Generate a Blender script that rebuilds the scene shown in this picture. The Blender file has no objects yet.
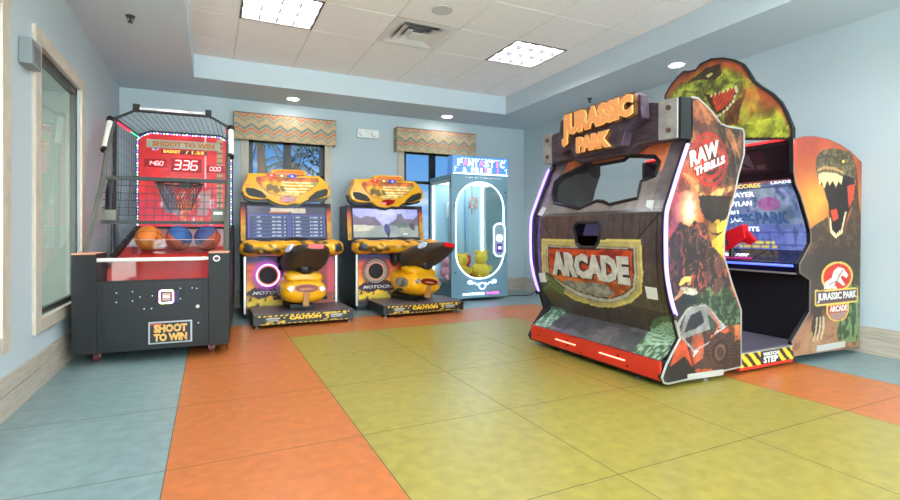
import bpy, bmesh, math, random
import numpy as np
from mathutils import Vector, Matrix
random.seed(4)
C = bpy.context.scene.collection
sc = bpy.context.scene

# ------------------------------------------------------------------ camera
XL, XR, YB, YF = -0.915, 4.452, 6.571, -2.6
ZS, ZT = 2.522, 2.762
cam = bpy.data.cameras.new('camera'); camo = bpy.data.objects.new('camera', cam); C.objects.link(camo)
cam.sensor_width = 36; cam.lens = 497.67/900*36; cam.shift_y = -17.74/900
cam.clip_start = .02
camo.location = (0, 0, .908); camo.rotation_euler = (math.radians(90), 0, -math.radians(25.683))
sc.camera = camo

# ------------------------------------------------------------------ world
def s2l(c):
    c = np.asarray(c, float)
    return np.where(c <= .04045, c/12.92, ((c+.055)/1.055)**2.4)
def col(r, g, b): return tuple(float(v) for v in s2l(np.array([r, g, b])/255.)) + (1,)
SKY = .38; SKY_FILL = 12.5
w = bpy.data.worlds.new('world'); sc.world = w; w.use_nodes = True
nt = w.node_tree; nt.nodes.clear()
wo = nt.nodes.new('ShaderNodeOutputWorld'); bg = nt.nodes.new('ShaderNodeBackground')
tc = nt.nodes.new('ShaderNodeTexCoord'); sep = nt.nodes.new('ShaderNodeSeparateXYZ')
rp = nt.nodes.new('ShaderNodeValToRGB'); mp = nt.nodes.new('ShaderNodeMapping'); nz = nt.nodes.new('ShaderNodeTexNoise')
r2 = nt.nodes.new('ShaderNodeValToRGB'); mx = nt.nodes.new('ShaderNodeMix'); mx.data_type = 'RGBA'
nt.links.new(tc.outputs['Generated'], sep.inputs[0]); nt.links.new(sep.outputs['Z'], rp.inputs[0])
rp.color_ramp.elements[0].position = 0; rp.color_ramp.elements[0].color = col(150, 195, 235)
rp.color_ramp.elements[1].position = .3; rp.color_ramp.elements[1].color = col(62, 140, 225)
mp.inputs['Scale'].default_value = (5, 5, 16)
nt.links.new(tc.outputs['Generated'], mp.inputs[0]); nt.links.new(mp.outputs[0], nz.inputs['Vector'])
nz.inputs['Scale'].default_value = 1.3; nz.inputs['Detail'].default_value = 6
nt.links.new(nz.outputs['Fac'], r2.inputs[0])
r2.color_ramp.elements[0].position = .5; r2.color_ramp.elements[1].position = .68
nt.links.new(r2.outputs[0], mx.inputs['Factor']); nt.links.new(rp.outputs[0], mx.inputs['A']); mx.inputs['B'].default_value = col(235, 240, 248)
# sky behind the viewer (-Y) made extra bright as added fill light
mr = nt.nodes.new('ShaderNodeMapRange'); mr.inputs['From Min'].default_value = -.05; mr.inputs['From Max'].default_value = -.45; mr.interpolation_type = 'SMOOTHSTEP'
m2 = nt.nodes.new('ShaderNodeMix'); m2.data_type = 'RGBA'
nt.links.new(sep.outputs['Y'], mr.inputs['Value']); nt.links.new(mr.outputs[0], m2.inputs['Factor'])
nt.links.new(mx.outputs['Result'], m2.inputs['A']); m2.inputs['B'].default_value = (SKY_FILL, SKY_FILL, SKY_FILL*1.03, 1)
nt.links.new(m2.outputs['Result'], bg.inputs[0]); bg.inputs[1].default_value = SKY
nt.links.new(bg.outputs[0], wo.inputs[0])

LIGHT = 9.5      # ceiling panel strength
sc.view_settings.view_transform = 'Standard'; sc.view_settings.look = 'None'
sc.view_settings.exposure = 1.87; sc.view_settings.gamma = 1; sc.view_settings.use_curve_mapping = False

# ------------------------------------------------------------------ materials
MATS = {}
def mat(name, c=(200, 200, 200), rough=.5, metal=0, emit=0, ec=None, nscale=0, namt=0, bump=0, trans=0, alpha=1, coat=0, attr=False, stretch=(1, 1, 1)):
    if name in MATS: return MATS[name]
    m = bpy.data.materials.new(name); m.use_nodes = True; MATS[name] = m
    t = m.node_tree; b = t.nodes['Principled BSDF']
    b.inputs['Base Color'].default_value = col(*c); b.inputs['Roughness'].default_value = rough
    b.inputs['Metallic'].default_value = metal; b.inputs['Transmission Weight'].default_value = trans
    b.inputs['Alpha'].default_value = alpha; b.inputs['Coat Weight'].default_value = coat; b.inputs['Coat Roughness'].default_value = .1
    if emit:
        b.inputs['Emission Color'].default_value = col(*(ec or c)); b.inputs['Emission Strength'].default_value = emit
    if attr:
        a = t.nodes.new('ShaderNodeVertexColor'); a.layer_name = 'Col'
        if attr == 'emit':
            t.links.new(a.outputs[0], b.inputs['Emission Color']); b.inputs['Emission Strength'].default_value = emit
            b.inputs['Base Color'].default_value = (.02, .02, .02, 1)
        else: t.links.new(a.outputs[0], b.inputs['Base Color'])
    if nscale:
        tcn = t.nodes.new('ShaderNodeTexCoord'); mpn = t.nodes.new('ShaderNodeMapping'); n = t.nodes.new('ShaderNodeTexNoise')
        mpn.inputs['Scale'].default_value = stretch
        t.links.new(tcn.outputs['Object'], mpn.inputs[0]); t.links.new(mpn.outputs[0], n.inputs['Vector'])
        n.inputs['Scale'].default_value = nscale; n.inputs['Detail'].default_value = 5
        if namt:
            r = t.nodes.new('ShaderNodeValToRGB')
            r.color_ramp.elements[0].position = .3; r.color_ramp.elements[1].position = .7
            r.color_ramp.elements[0].color = col(*[max(0, v*(1-namt)) for v in c]); r.color_ramp.elements[1].color = col(*[min(255, v*(1+namt)) for v in c])
            t.links.new(n.outputs['Fac'], r.inputs[0]); t.links.new(r.outputs[0], b.inputs['Base Color'])
        if bump:
            bp = t.nodes.new('ShaderNodeBump'); bp.inputs['Strength'].default_value = bump; bp.inputs['Distance'].default_value = .01
            t.links.new(n.outputs['Fac'], bp.inputs['Height']); t.links.new(bp.outputs[0], b.inputs['Normal'])
    return m
def glass(name, tint=(235, 245, 245), rough=0.0, mixf=.05, ior=1.45):
    if name in MATS: return MATS[name]
    m = bpy.data.materials.new(name); m.use_nodes = True; MATS[name] = m
    t = m.node_tree; t.nodes.clear()
    o = t.nodes.new('ShaderNodeOutputMaterial'); tr = t.nodes.new('ShaderNodeBsdfTransparent'); g = t.nodes.new('ShaderNodeBsdfGlossy')
    mxs = t.nodes.new('ShaderNodeMixShader'); fr = t.nodes.new('ShaderNodeFresnel'); ad = t.nodes.new('ShaderNodeMath'); ad.operation = 'ADD'
    tr.inputs[0].default_value = col(*tint); g.inputs['Roughness'].default_value = rough; fr.inputs[0].default_value = ior
    ad.inputs[1].default_value = mixf-.04; ad.use_clamp = True
    ge = t.nodes.new('ShaderNodeNewGeometry'); iv = t.nodes.new('ShaderNodeMath'); iv.operation = 'SUBTRACT'; iv.inputs[0].default_value = 1; ml = t.nodes.new('ShaderNodeMath'); ml.operation = 'MULTIPLY'
    t.links.new(ge.outputs['Backfacing'], iv.inputs[1]); t.links.new(iv.outputs[0], ml.inputs[1]); t.links.new(fr.outputs[0], ad.inputs[0]); t.links.new(ad.outputs[0], ml.inputs[0]); t.links.new(ml.outputs[0], mxs.inputs[0]); t.links.new(tr.outputs[0], mxs.inputs[1]); t.links.new(g.outputs[0], mxs.inputs[2])
    t.links.new(mxs.outputs[0], o.inputs[0]); return m

WALL = mat('painted_wall', (186, 198, 204), .6, nscale=120, bump=.08)
SOFF = mat('painted_soffit', (196, 208, 216), .6, nscale=120, bump=.08)
TRIM = mat('beige_trim', (196, 184, 168), .45, nscale=12, namt=.05, stretch=(6, 1, 1))
BASE = mat('baseboard_wood', (182, 170, 155), .45, nscale=6, namt=.08, stretch=(1, 1, 12))
CTILE = mat('ceiling_tile', (246, 244, 243), .85, nscale=90, namt=.03, bump=.15)
CGRID = mat('ceiling_grid', (200, 199, 198), .5)
F_BLUE = mat('floor_blue', (124, 144, 145), .33, nscale=16, namt=.06, bump=.02)
F_ORG = mat('floor_orange', (188, 106, 54), .33, nscale=16, namt=.06, bump=.02)
F_LIME = mat('floor_lime', (156, 142, 66), .30, nscale=16, namt=.06, bump=.02)
SEAM = mat('floor_seam', (92, 90, 60), .6)
DARK = mat('dark_bronze', (20, 17, 16), .35)
BLACK = mat('black_plastic', (14, 14, 16), .5)
BLACKM = mat('black_laminate', (12, 13, 17), .62, nscale=200, bump=.05)
GREYM = mat('grey_metal', (150, 150, 150), .35, metal=.8)
SILVER = mat('silver_trim', (190, 188, 184), .3, metal=.6)
WHITE = mat('white_plastic', (228, 228, 226), .4)
GLASS = glass('clear_glass')
ART = mat('printed_art', rough=.5, attr=True)
ARTG = mat('printed_art_gloss', rough=.2, attr=True, coat=.2)
SCR = mat('lit_screen', rough=.15, attr='emit', emit=.36)
PURP = mat('led_purple', (190, 165, 255), emit=.85, ec=(142, 104, 255))
BLUEL = mat('led_blue', (110, 130, 255), emit=.5, ec=(80, 95, 255))
REDL = mat('led_red', (255, 40, 40), emit=.8, ec=(255, 45, 40))
WHITEL = mat('led_white', (255, 255, 255), emit=1.8, ec=(225, 240, 255))

# ------------------------------------------------------------------ mesh builder
class MB:
    def __init__(s): s.v = []; s.f = []; s.m = []
    def add(s, vs, fs, mi=0):
        o = len(s.v); s.v += [tuple(map(float, p)) for p in vs]
        for f in fs: s.f.append([i+o for i in f]); s.m.append(mi)
        return s
    def box(s, x0, y0, z0, x1, y1, z1, mi=0):
        vs = [(x, y, z) for z in (z0, z1) for y in (y0, y1) for x in (x0, x1)]
        return s.add(vs, [(0, 2, 3, 1), (4, 5, 7, 6), (0, 1, 5, 4), (2, 6, 7, 3), (0, 4, 6, 2), (1, 3, 7, 5)], mi)
    def prism(s, pts, fn, mi=0):
        """pts 2D outline; fn(a,b,t) t 0/1 -> 3D"""
        n = len(pts); A = [fn(a, b, 0) for a, b in pts]; B = [fn(a, b, 1) for a, b in pts]
        return s.add(A+B, [list(range(n)), list(range(2*n-1, n-1, -1))]+[(i, i+n, (i+1) % n+n, (i+1) % n) for i in range(n)], mi)
    def tube(s, pts, r, seg=8, closed=False, mi=0, taper=None):
        P = [Vector(p) for p in pts]; n = len(P); rings = []
        up = None
        for i in range(n):
            if closed: d = P[(i+1) % n]-P[i-1]
            else: d = P[min(i+1, n-1)]-P[max(i-1, 0)]
            d.normalize()
            if up is None:
                up = Vector((0, 0, 1)) if abs(d.z) < .9 else Vector((1, 0, 0))
            u = (up-d*up.dot(d)); u.normalize(); up = u; v = d.cross(u)
            rr = r*(taper[i] if taper else 1)
            rings.append([P[i]+(u*math.cos(2*math.pi*k/seg)+v*math.sin(2*math.pi*k/seg))*rr for k in range(seg)])
        vs = [p for R in rings for p in R]; fs = []
        for i in range(n if closed else n-1):
            a = i*seg; b = ((i+1) % n)*seg
            for k in range(seg): fs.append((a+k, a+(k+1) % seg, b+(k+1) % seg, b+k))
        if not closed: fs += [list(range(seg-1, -1, -1)), list(range((n-1)*seg, n*seg))]
        return s.add(vs, fs, mi)
    def cyl(s, c0, c1, r, seg=20, mi=0, r1=None):
        return s.tube([c0, c1], r, seg, mi=mi, taper=[1, (r1/r if r1 is not None else 1)])
    def rings(s, R, mi=0, cap=True):
        n = len(R[0]); vs = [p for q in R for p in q]; fs = []
        for i in range(len(R)-1):
            for k in range(n): fs.append((i*n+k, i*n+(k+1) % n, (i+1)*n+(k+1) % n, (i+1)*n+k))
        if cap: fs += [list(range(n-1, -1, -1)), list(range((len(R)-1)*n, len(R)*n))]
        return s.add(vs, fs, mi)
    def sphere(s, c, r, seg=20, ring=12, mi=0, sc3=(1, 1, 1)):
        R = []
        for i in range(1, ring):
            t = math.pi*i/ring
            R.append([(c[0]+r*sc3[0]*math.sin(t)*math.cos(2*math.pi*k/seg), c[1]+r*sc3[1]*math.sin(t)*math.sin(2*math.pi*k/seg), c[2]-r*sc3[2]*math.cos(t)) for k in range(seg)])
        o = len(s.v); s.rings(R, mi, False)
        b = len(s.v); s.v += [(c[0], c[1], c[2]-r*sc3[2]), (c[0], c[1], c[2]+r*sc3[2])]
        L = o+(ring-2)*seg
        for k in range(seg):
            s.f.append([b, o+(k+1) % seg, o+k]); s.m.append(mi); s.f.append([b+1, L+k, L+(k+1) % seg]); s.m.append(mi)
        return s
    def xf(s, fn): s.v = [tuple(fn(*p)) for p in s.v]; return s
    def each(s, name, mats, parent, **k):
        return [p.build(name, mats, parent, **k) for p in s.pieces()]
    def pieces(s):
        out = []; seen = {}
        par = list(range(len(s.v)))
        def find(i):
            while par[i] != i: par[i] = par[par[i]]; i = par[i]
            return i
        for f in s.f:
            for i in f[1:]: par[find(i)] = find(f[0])
        for f, m in zip(s.f, s.m): seen.setdefault(find(f[0]), []).append((f, m))
        for fs in seen.values():
            q = MB(); ix = {}
            for f, m in fs:
                q.f.append([ix.setdefault(i, len(ix)) for i in f]); q.m.append(m)
            q.v = [s.v[i] for i in ix]; out.append(q)
        return out
    def build(s, name, mats, parent=None, smooth=False, colors=None, off=(0, 0, 0), bevel=0, keep=False):
        me = bpy.data.meshes.new(name); me.from_pydata([(x-off[0], y-off[1], z-off[2]) for x, y, z in s.v], [], s.f)
        if not isinstance(mats, (list, tuple)): mats = [mats]
        for m in mats: me.materials.append(m)
        me.polygons.foreach_set('material_index', s.m)
        if colors is not None:
            at = me.color_attributes.new('Col', 'FLOAT_COLOR', 'POINT')
            cc = np.ones((len(s.v), 4)); cc[:, :3] = s2l(np.clip(colors, 0, 1)); at.data.foreach_set('color', cc.ravel())
        me.update()
        if not keep and colors is None:
            b = bmesh.new(); b.from_mesh(me); bmesh.ops.recalc_face_normals(b, faces=b.faces)
            if bevel: bmesh.ops.bevel(b, geom=[e for e in b.edges if len(e.link_faces) == 2 and e.calc_face_angle(0) > .6], offset=bevel, segments=2, affect='EDGES', profile=.6, clamp_overlap=True)
            b.to_mesh(me); b.free()
        if smooth:
            me.polygons.foreach_set('use_smooth', [True]*len(me.polygons))
            if smooth != 'all': me.set_sharp_from_angle(angle=math.radians(40))
        o = bpy.data.objects.new(name, me); C.objects.link(o)
        if parent: o.parent = parent
        return o
def tag(o, label=None, cat=None, group=None, kind=None):
    if label: o['label'] = label
    if cat: o['category'] = cat
    if group: o['group'] = group
    if kind: o['kind'] = kind
    return o
def empty(name, loc, rz=0, **k):
    o = bpy.data.objects.new(name, None); C.objects.link(o); o.location = loc; o.rotation_euler = (0, 0, rz); o.empty_display_size = .1
    return tag(o, **k)
def copy_tree(o, parent=None):
    c = o.copy(); C.objects.link(c); c.parent = parent
    for ch in o.children: copy_tree(ch, c)
    return c
def rect(x0, z0, x1, z1): return [(x0, z0), (x1, z0), (x1, z1), (x0, z1)]
def rrect(x0, z0, x1, z1, r, n=6):
    P = []
    for cx, cz, a in ((x1-r, z0+r, -90), (x1-r, z1-r, 0), (x0+r, z1-r, 90), (x0+r, z0+r, 180)):
        for k in range(n+1):
            t = math.radians(a+90*k/n); P.append((cx+r*math.cos(t), cz+r*math.sin(t)))
    return P
def ell(cx, cz, rx, rz, n=28): return [(cx+rx*math.cos(2*math.pi*k/n), cz+rz*math.sin(2*math.pi*k/n)) for k in range(n)]

# text mesh mapped on the frame origin + x*U + y*V + z*N, fitted to w x h
def text(name, body, org, U, V, w, h, depth, m, parent, bold=.0, off=(0, 0, 0), shear=0, center=True, warp=None, sx=1):
    cu = bpy.data.curves.new(name, 'FONT'); cu.body = body; cu.size = 1; cu.offset = bold; cu.extrude = .5; cu.shear = shear; cu.resolution_u = 2
    cu.align_x = 'LEFT'; cu.space_line = .8
    o = bpy.data.objects.new(name, cu); C.objects.link(o)
    dg = bpy.context.evaluated_depsgraph_get(); dg.update()
    me = bpy.data.meshes.new_from_object(o.evaluated_get(dg)); bpy.data.objects.remove(o)
    n = len(me.vertices); co = np.empty(n*3); me.vertices.foreach_get('co', co); co = co.reshape(-1, 3)
    mn = co.min(0); mxx = co.max(0); q = (co-mn)/(np.maximum(mxx-mn, 1e-6))
    U = np.array(U, float); V = np.array(V, float); U /= np.linalg.norm(U); V /= np.linalg.norm(V); N = np.cross(U, V); N /= np.linalg.norm(N)
    a = (q[:, 0]-(.5 if center else 0))*w; b = (q[:, 1]-(.5 if center else 0))*h; z = q[:, 2]*depth
    if warp: a, b = warp(q[:, 0], q[:, 1], a, b)
    P = np.array(org, float)-np.array(off, float)+a[:, None]*U+b[:, None]*V+z[:, None]*N
    me.vertices.foreach_set('co', P.ravel()); me.update(); me.name = name
    me.materials.clear(); me.materials.append(m)
    me.polygons.foreach_set('material_index', [0]*len(me.polygons))
    ob = bpy.data.objects.new(name, me); C.objects.link(ob); ob.parent = parent
    return ob

# ------------------------------------------------------------------ painted print: dense coloured grid clipped to an outline
def inpoly(A, B, P):
    r = np.zeros(A.shape, bool); n = len(P)
    for i in range(n):
        x0, y0 = P[i]; x1, y1 = P[(i+1) % n]
        if y0 == y1: continue
        c = ((y0 > B) != (y1 > B)) & (A < (x1-x0)*(B-y0)/(y1-y0)+x0)
        r ^= c
    return r
def _h(i, j, s):
    n = np.sin(i*127.1+j*311.7+s*74.7)*43758.5453
    return n-np.floor(n)
def vn(x, y, s=0):
    i = np.floor(x); j = np.floor(y); u = x-i; v = y-j; u = u*u*(3-2*u); v = v*v*(3-2*v)
    return (_h(i, j, s)*(1-u)+_h(i+1, j, s)*u)*(1-v)+(_h(i, j+1, s)*(1-u)+_h(i+1, j+1, s)*u)*v
def fbm(x, y, s=0, o=4):
    t = 0; a = .5; f = 1
    for k in range(o): t = t+a*vn(x*f, y*f, s+k); a *= .5; f *= 2
    return t
class Art:
    def __init__(s, A, B): s.A = A; s.B = B; s.C = np.zeros((len(A), 3))
    def c(s, c): return np.array(c)/255.
    def fill(s, c): s.C[:] = s.c(c)
    def mix(s, m, c, a=1.0):
        k = (np.asarray(m, float)*a)[:, None]; s.C = s.C*(1-k)+s.c(c)*k
    def poly(s, P, c, a=1., wob=0, seed=0, fr=30):
        A, B = s.A, s.B
        if wob: A = A+(fbm(A*fr, B*fr, seed)-.5)*wob; B = B+(fbm(B*fr, s.A*fr, seed+9)-.5)*wob
        s.mix(inpoly(A, B, P), c, a)
    def blob(s, x, z, r, c, a=1., rz=None):
        d = ((s.A-x)/r)**2+((s.B-z)/(rz or r))**2; s.mix(np.exp(-d*1.6), c, a)
    def ell(s, x, z, rx, rz, c, a=1.): s.mix(((s.A-x)/rx)**2+((s.B-z)/rz)**2 < 1, c, a)
    def line(s, P, w, c, a=1., closed=False):
        m = np.zeros(len(s.A), bool); n = len(P)
        for i in range(n if closed else n-1):
            x0, y0 = P[i]; x1, y1 = P[(i+1) % n]; dx, dy = x1-x0, y1-y0; L = dx*dx+dy*dy+1e-12
            t = np.clip(((s.A-x0)*dx+(s.B-y0)*dy)/L, 0, 1); m |= (s.A-x0-t*dx)**2+(s.B-y0-t*dy)**2 < (w/2)**2
        s.mix(m, c, a)
    def noise(s, fr, amt, seed=0, mask=None):
        n = (fbm(s.A*fr, s.B*fr, seed)-.47)*2*amt
        if mask is not None: n = n*mask
        s.C = np.clip(s.C*(1+n[:, None]), 0, 1)
    def speck(s, fr, th, c, seed=0, mask=None, a=1., fz=None):
        m = fbm(s.A*fr, s.B*(fz or fr), seed, 3) > th
        if mask is not None: m &= mask
        s.mix(m, c, a)
def art_panel(name, outline, fn, thick, cell, paint, parent, mats, off=(0, 0, 0), hole=None, flip=False, cellz=None, edge=True):
    """fn(a,b,t)->3D, t=0 front, t=1 back"""
    xs = [p[0] for p in outline]; zs = [p[1] for p in outline]; cz = cellz or cell
    x0, z0 = min(xs), min(zs); nx = int(math.ceil((max(xs)-x0)/cell))+1; nz_ = int(math.ceil((max(zs)-z0)/cz))+1
    gx = x0-cell*.37+cell*np.arange(nx+1); gz = z0-cz*.37+cz*np.arange(nz_+1)
    GA, GB = np.meshgrid(gx, gz, indexing='ij')
    ins = inpoly(GA.ravel(), GB.ravel(), outline).reshape(GA.shape)
    hol = inpoly(GA.ravel(), GB.ravel(), hole[0]).reshape(GA.shape) if hole else None
    if hole:
        for h in hole[1:]: hol |= inpoly(GA.ravel(), GB.ravel(), h).reshape(GA.shape)
    # cells crossed by the outline
    crossed = set()
    n = len(outline)
    for i in range(n):
        p = outline[i]; q = outline[(i+1) % n]; L = max(2, int(math.hypot(q[0]-p[0], q[1]-p[1])/(min(cell, cz)*.1))+2)
        for k in range(L+1):
            a = p[0]+(q[0]-p[0])*k/L; b = p[1]+(q[1]-p[1])*k/L
            crossed.add((int((a-gx[0])//cell), int((b-gz[0])//cz)))
    ver = []; idx = {}; faces = []
    def vid(a, b):
        k = (round(a, 5), round(b, 5))
        if k not in idx: idx[k] = len(ver); ver.append((a, b))
        return idx[k]
    def clip(P, ax, val, keepless):
        out = []
        for i in range(len(P)):
            p = P[i]; q = P[(i+1) % len(P)]
            ip = (p[ax] <= val) if keepless else (p[ax] >= val); iq = (q[ax] <= val) if keepless else (q[ax] >= val)
            if ip: out.append(p)
            if ip != iq:
                t = (val-p[ax])/(q[ax]-p[ax]); r = [p[0]+(q[0]-p[0])*t, p[1]+(q[1]-p[1])*t]; r[ax] = val; out.append(tuple(r))
        return out
    for i in range(nx):
        for j in range(nz_):
            if hole is not None and (int(hol[i, j])+int(hol[i+1, j])+int(hol[i, j+1])+int(hol[i+1, j+1])) >= 2: continue
            if (i, j) in crossed:
                P = list(outline)
                for ax, val, kl in ((0, gx[i+1], True), (0, gx[i], False), (1, gz[j+1], True), (1, gz[j], False)):
                    P = clip(P, ax, val, kl)
                    if len(P) < 3: break
                if len(P) >= 3:
                    f = []
                    for a, b in P:
                        v = vid(float(a), float(b))
                        if v not in f: f.append(v)
                    if len(f) >= 3: faces.append(f)
            elif ins[i, j] and ins[i+1, j+1]:
                faces.append([vid(float(gx[i]), float(gz[j])), vid(float(gx[i+1]), float(gz[j])), vid(float(gx[i+1]), float(gz[j+1])), vid(float(gx[i]), float(gz[j+1]))])
    A = np.array([p[0] for p in ver]); B = np.array([p[1] for p in ver])
    art = Art(A, B); paint(art)
    mb = MB(); P0 = [fn(a, b, 0) for a, b in ver]
    # orientation of outline
    ar = sum(outline[i][0]*outline[(i+1) % n][1]-outline[(i+1) % n][0]*outline[i][1] for i in range(n))
    def fix(f):
        s_ = sum(ver[f[k]][0]*ver[f[(k+1) % len(f)]][1]-ver[f[(k+1) % len(f)]][0]*ver[f[k]][1] for k in range(len(f)))
        return f if (s_ > 0) != flip else f[::-1]
    faces = [fix(f) for f in faces]
    mb.add(P0, faces, 0)
    cols = [art.C]
    if thick:
        if hole is None:
            O1 = [fn(a, b, .02) for a, b in outline]; O2 = [fn(a, b, 1) for a, b in outline]
            ring = [(k, (k+1) % n, (k+1) % n+n, k+n) for k in range(n)]
            back = list(range(n, 2*n))
            if (ar > 0) != flip: ring = [r[::-1] for r in ring]; back = back[::-1]
            mb.add(O1+O2, ring+[back], 1); cols.append(np.full((2*n, 3), .1))
        else:
            mb.add([fn(a, b, 1) for a, b in ver], [f[::-1] for f in faces], 1); cols.append(np.full((len(ver), 3), .1))
    return mb.build(name, mats, parent, colors=np.vstack(cols), off=off, keep=True)
# ------------------------------------------------------------------ room shell
def struct(name, mb, m, **k):
    return tag(mb.build(name, m, None, **k), kind='structure')
T0 = -.155; TS = .7675
def zone(x, y):
    k = math.floor((x-T0)/TS+1e-6)
    if y > 5.25: return 0
    if k < 0 or k >= 5: return 0
    if k == 0 or k == 4 or y > 4.478: return 1
    return 2
xs = [XL-.0]+[T0+TS*k for k in range(0, 6)]+[XR+.0]
ys = [YF]+[4.478-TS*k for k in range(9, -1, -1)]+[5.25, 6.02, YB]
ys = sorted(y for y in ys if y >= YF)
g = .0022; mb = MB()
for i in range(len(xs)-1):
    for j in range(len(ys)-1):
        z = zone((xs[i]+xs[i+1])/2, (ys[j]+ys[j+1])/2)
        mb.add([(xs[i]+g, ys[j]+g, 0), (xs[i+1]-g, ys[j]+g, 0), (xs[i+1]-g, ys[j+1]-g, 0), (xs[i]+g, ys[j+1]-g, 0)], [(0, 1, 2, 3)], z)
mb.add([(XL, YF, -.0006), (XR, YF, -.0006), (XR, YB, -.0006), (XL, YB, -.0006)], [(0, 1, 2, 3)], 3)
mb.box(XL-.1, YF-.1, -.06, XR+.1, YB+.1, -.004, 3)
struct('floor', mb, [F_BLUE, F_ORG, F_LIME, SEAM], keep=True)

def wall_open(lo, hi, openings, fn, thick=.12):
    """vertical wall as boxes around openings. fn(a0,z0,a1,z1)->box"""
    b = []
    cur = lo
    for a0, a1, z0, z1 in sorted(openings):
        b.append((cur, 0, a0, ZT)); b.append((a0, 0, a1, z0)); b.append((a0, z1, a1, ZT)); cur = a1
    b.append((cur, 0, hi, ZT))
    return b
W1 = (.42, 1.34, .75, 2.07); W2 = (2.44, 3.36, .75, 2.07)
mb = MB()
for a0, z0, a1, z1 in wall_open(XL, XR, [W1, W2], None): mb.box(a0, YB, z0, a1, YB+.14, z1)
struct('wall_back', mb, WALL)
LW1 = (3.685, 4.70, .405, 2.005); LW2 = (1.95, 3.07, .405, 2.005)
mb = MB()
for a0, z0, a1, z1 in wall_open(YF, YB+.14, [LW2, LW1], None): mb.box(XL-.05, a0, z0, XL, a1, z1)
struct('wall_left', mb, WALL)
struct('wall_right', MB().box(XR, YF, 0, XR+.14, YB+.14, ZT), WALL)
mb = MB()
for b in ((XL-.14, 0, -.6, ZT), (4.1, 0, XR+.14, ZT), (-.6, 0, 4.1, .12), (-.6, 2.42, 4.1, ZT)): mb.box(b[0], YF-.14, b[1], b[2], YF, b[3])
struct('wall_front', mb, WALL)
mb = MB()
for k in range(5): mb.box(-.6+1.16*k, YF-.1, .12, -.6+1.16*k+.06, YF-.04, 2.42)
mb.box(-.6, YF-.1, .12, 4.1, YF-.04, .18).box(-.6, YF-.1, 2.36, 4.1, YF-.04, 2.42)
rt = struct('window_5', mb, DARK); MB().box(-.6, YF-.075, .18, 4.1, YF-.07, 2.36).build('pane', GLASS, rt)  # unseen rear storefront opening, added so bright sky fills the room
# ceiling: soffit ring + tiled tray
TXL, TXR, TYB, TYF = -.157, 3.645, 5.816, -1.9
mb = MB()
for b in ((XL, YF, TXL, YB), (TXR, YF, XR, YB), (TXL, TYB, TXR, YB), (TXL, YF, TXR, TYF)): mb.box(b[0], b[1], ZS, b[2], b[3], ZT+.1)
struct('ceiling_soffit', mb, SOFF)
s_ = .6096; mb = MB(); g = .004
gxs = sorted([.222+s_*k for k in range(0, 6)]+[TXL, TXR]); gys = sorted([5.266-s_*k for k in range(0, 12)]+[TYB, TYF]); gys = [y for y in gys if y >= TYF]
FIX = [(.222, 4.047), (2.66, 4.047), (.222, 1.609), (2.66, 1.609), (.222, -.83), (2.66, -.83)]
VENT = (1.441, 4.047)
for i in range(len(gxs)-1):
    for j in range(len(gys)-1):
        if any(abs(gxs[i]-fx) < .05 and abs(gys[j]-fy) < .05 for fx, fy in FIX+[VENT]): continue
        mb.box(gxs[i]+g, gys[j]+g, ZT, gxs[i+1]-g, gys[j+1]-g, ZT+.02)
mb.box(TXL, TYF, ZT+.12, TXR, TYB, ZT+.16)
struct('ceiling', mb, CTILE, keep=True)
mb = MB()
for x in gxs[1:-1]: mb.box(x-.008, TYF, ZT+.002, x+.008, TYB, ZT+.012)
for y in gys[1:-1]: mb.box(TXL, y-.008, ZT+.003, TXR, y+.008, ZT+.013)
struct('ceiling_grid', mb, CGRID)
# baseboards, two-step
def bboard(name, x0, y0, x1, y1, d):
    mb = MB()
    for k, (z0, z1, t) in enumerate(((0, .115, .022), (.115, .119, .014), (.119, .2, .018))):
        if d == 'L': mb.box(XL, y0, z0, XL+t, y1, z1)
        if d == 'R': mb.box(XR-t, y0, z0, XR, y1, z1)
        if d == 'B': mb.box(x0, YB-t, z0, x1, YB, z1)
        if d == 'F': mb.box(x0, YF, z0, x1, YF+t, z1)
    struct(name, mb, BASE)
bboard('baseboard_left', 0, YF, 0, YB, 'L'); bboard('baseboard_right', 0, YF, 0, YB, 'R')
bboard('baseboard_back', XL+.02, 0, XR-.02, 0, 'B'); 
# back windows
DGL = glass('window_glass', (225, 235, 240), .0, .04, 1.2)
for n, (a0, a1, z0, z1) in enumerate((W1, W2)):
    mb = MB(); f = .05; m_ = (a0+a1)/2
    for b in ((a0, z0, a0+f, z1), (a1-f, z0, a1, z1), (a0, z0, a1, z0+f), (a0, z1-f, a1, z1), (m_-.045, z0, m_+.045, z1), (a0, 1.6, a1, 1.64)):
        mb.box(b[0], YB+.04, b[1], b[2], YB+.09, b[3])
    root = struct(f'window_{n+1}', mb, DARK)
    MB().box(a0+f, YB+.064, z0+f, m_-.045, YB+.068, z1-f).box(m_+.045, YB+.064, z0+f, a1-f, YB+.068, z1-f).build('pane', DGL, root)
    mb = MB(); t = .09
    mb.box(a0-t, YB-.02, z0-t, a0, YB+.03, z1+t).box(a1, YB-.02, z0-t, a1+t, YB+.03, z1+t).box(a0, YB-.02, z1, a1, YB+.03, z1+t).box(a0-.0, YB-.02, z0-t, a1, YB+.03, z0)
    struct(f'trim_{n+1}', mb, TRIM)
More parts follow.
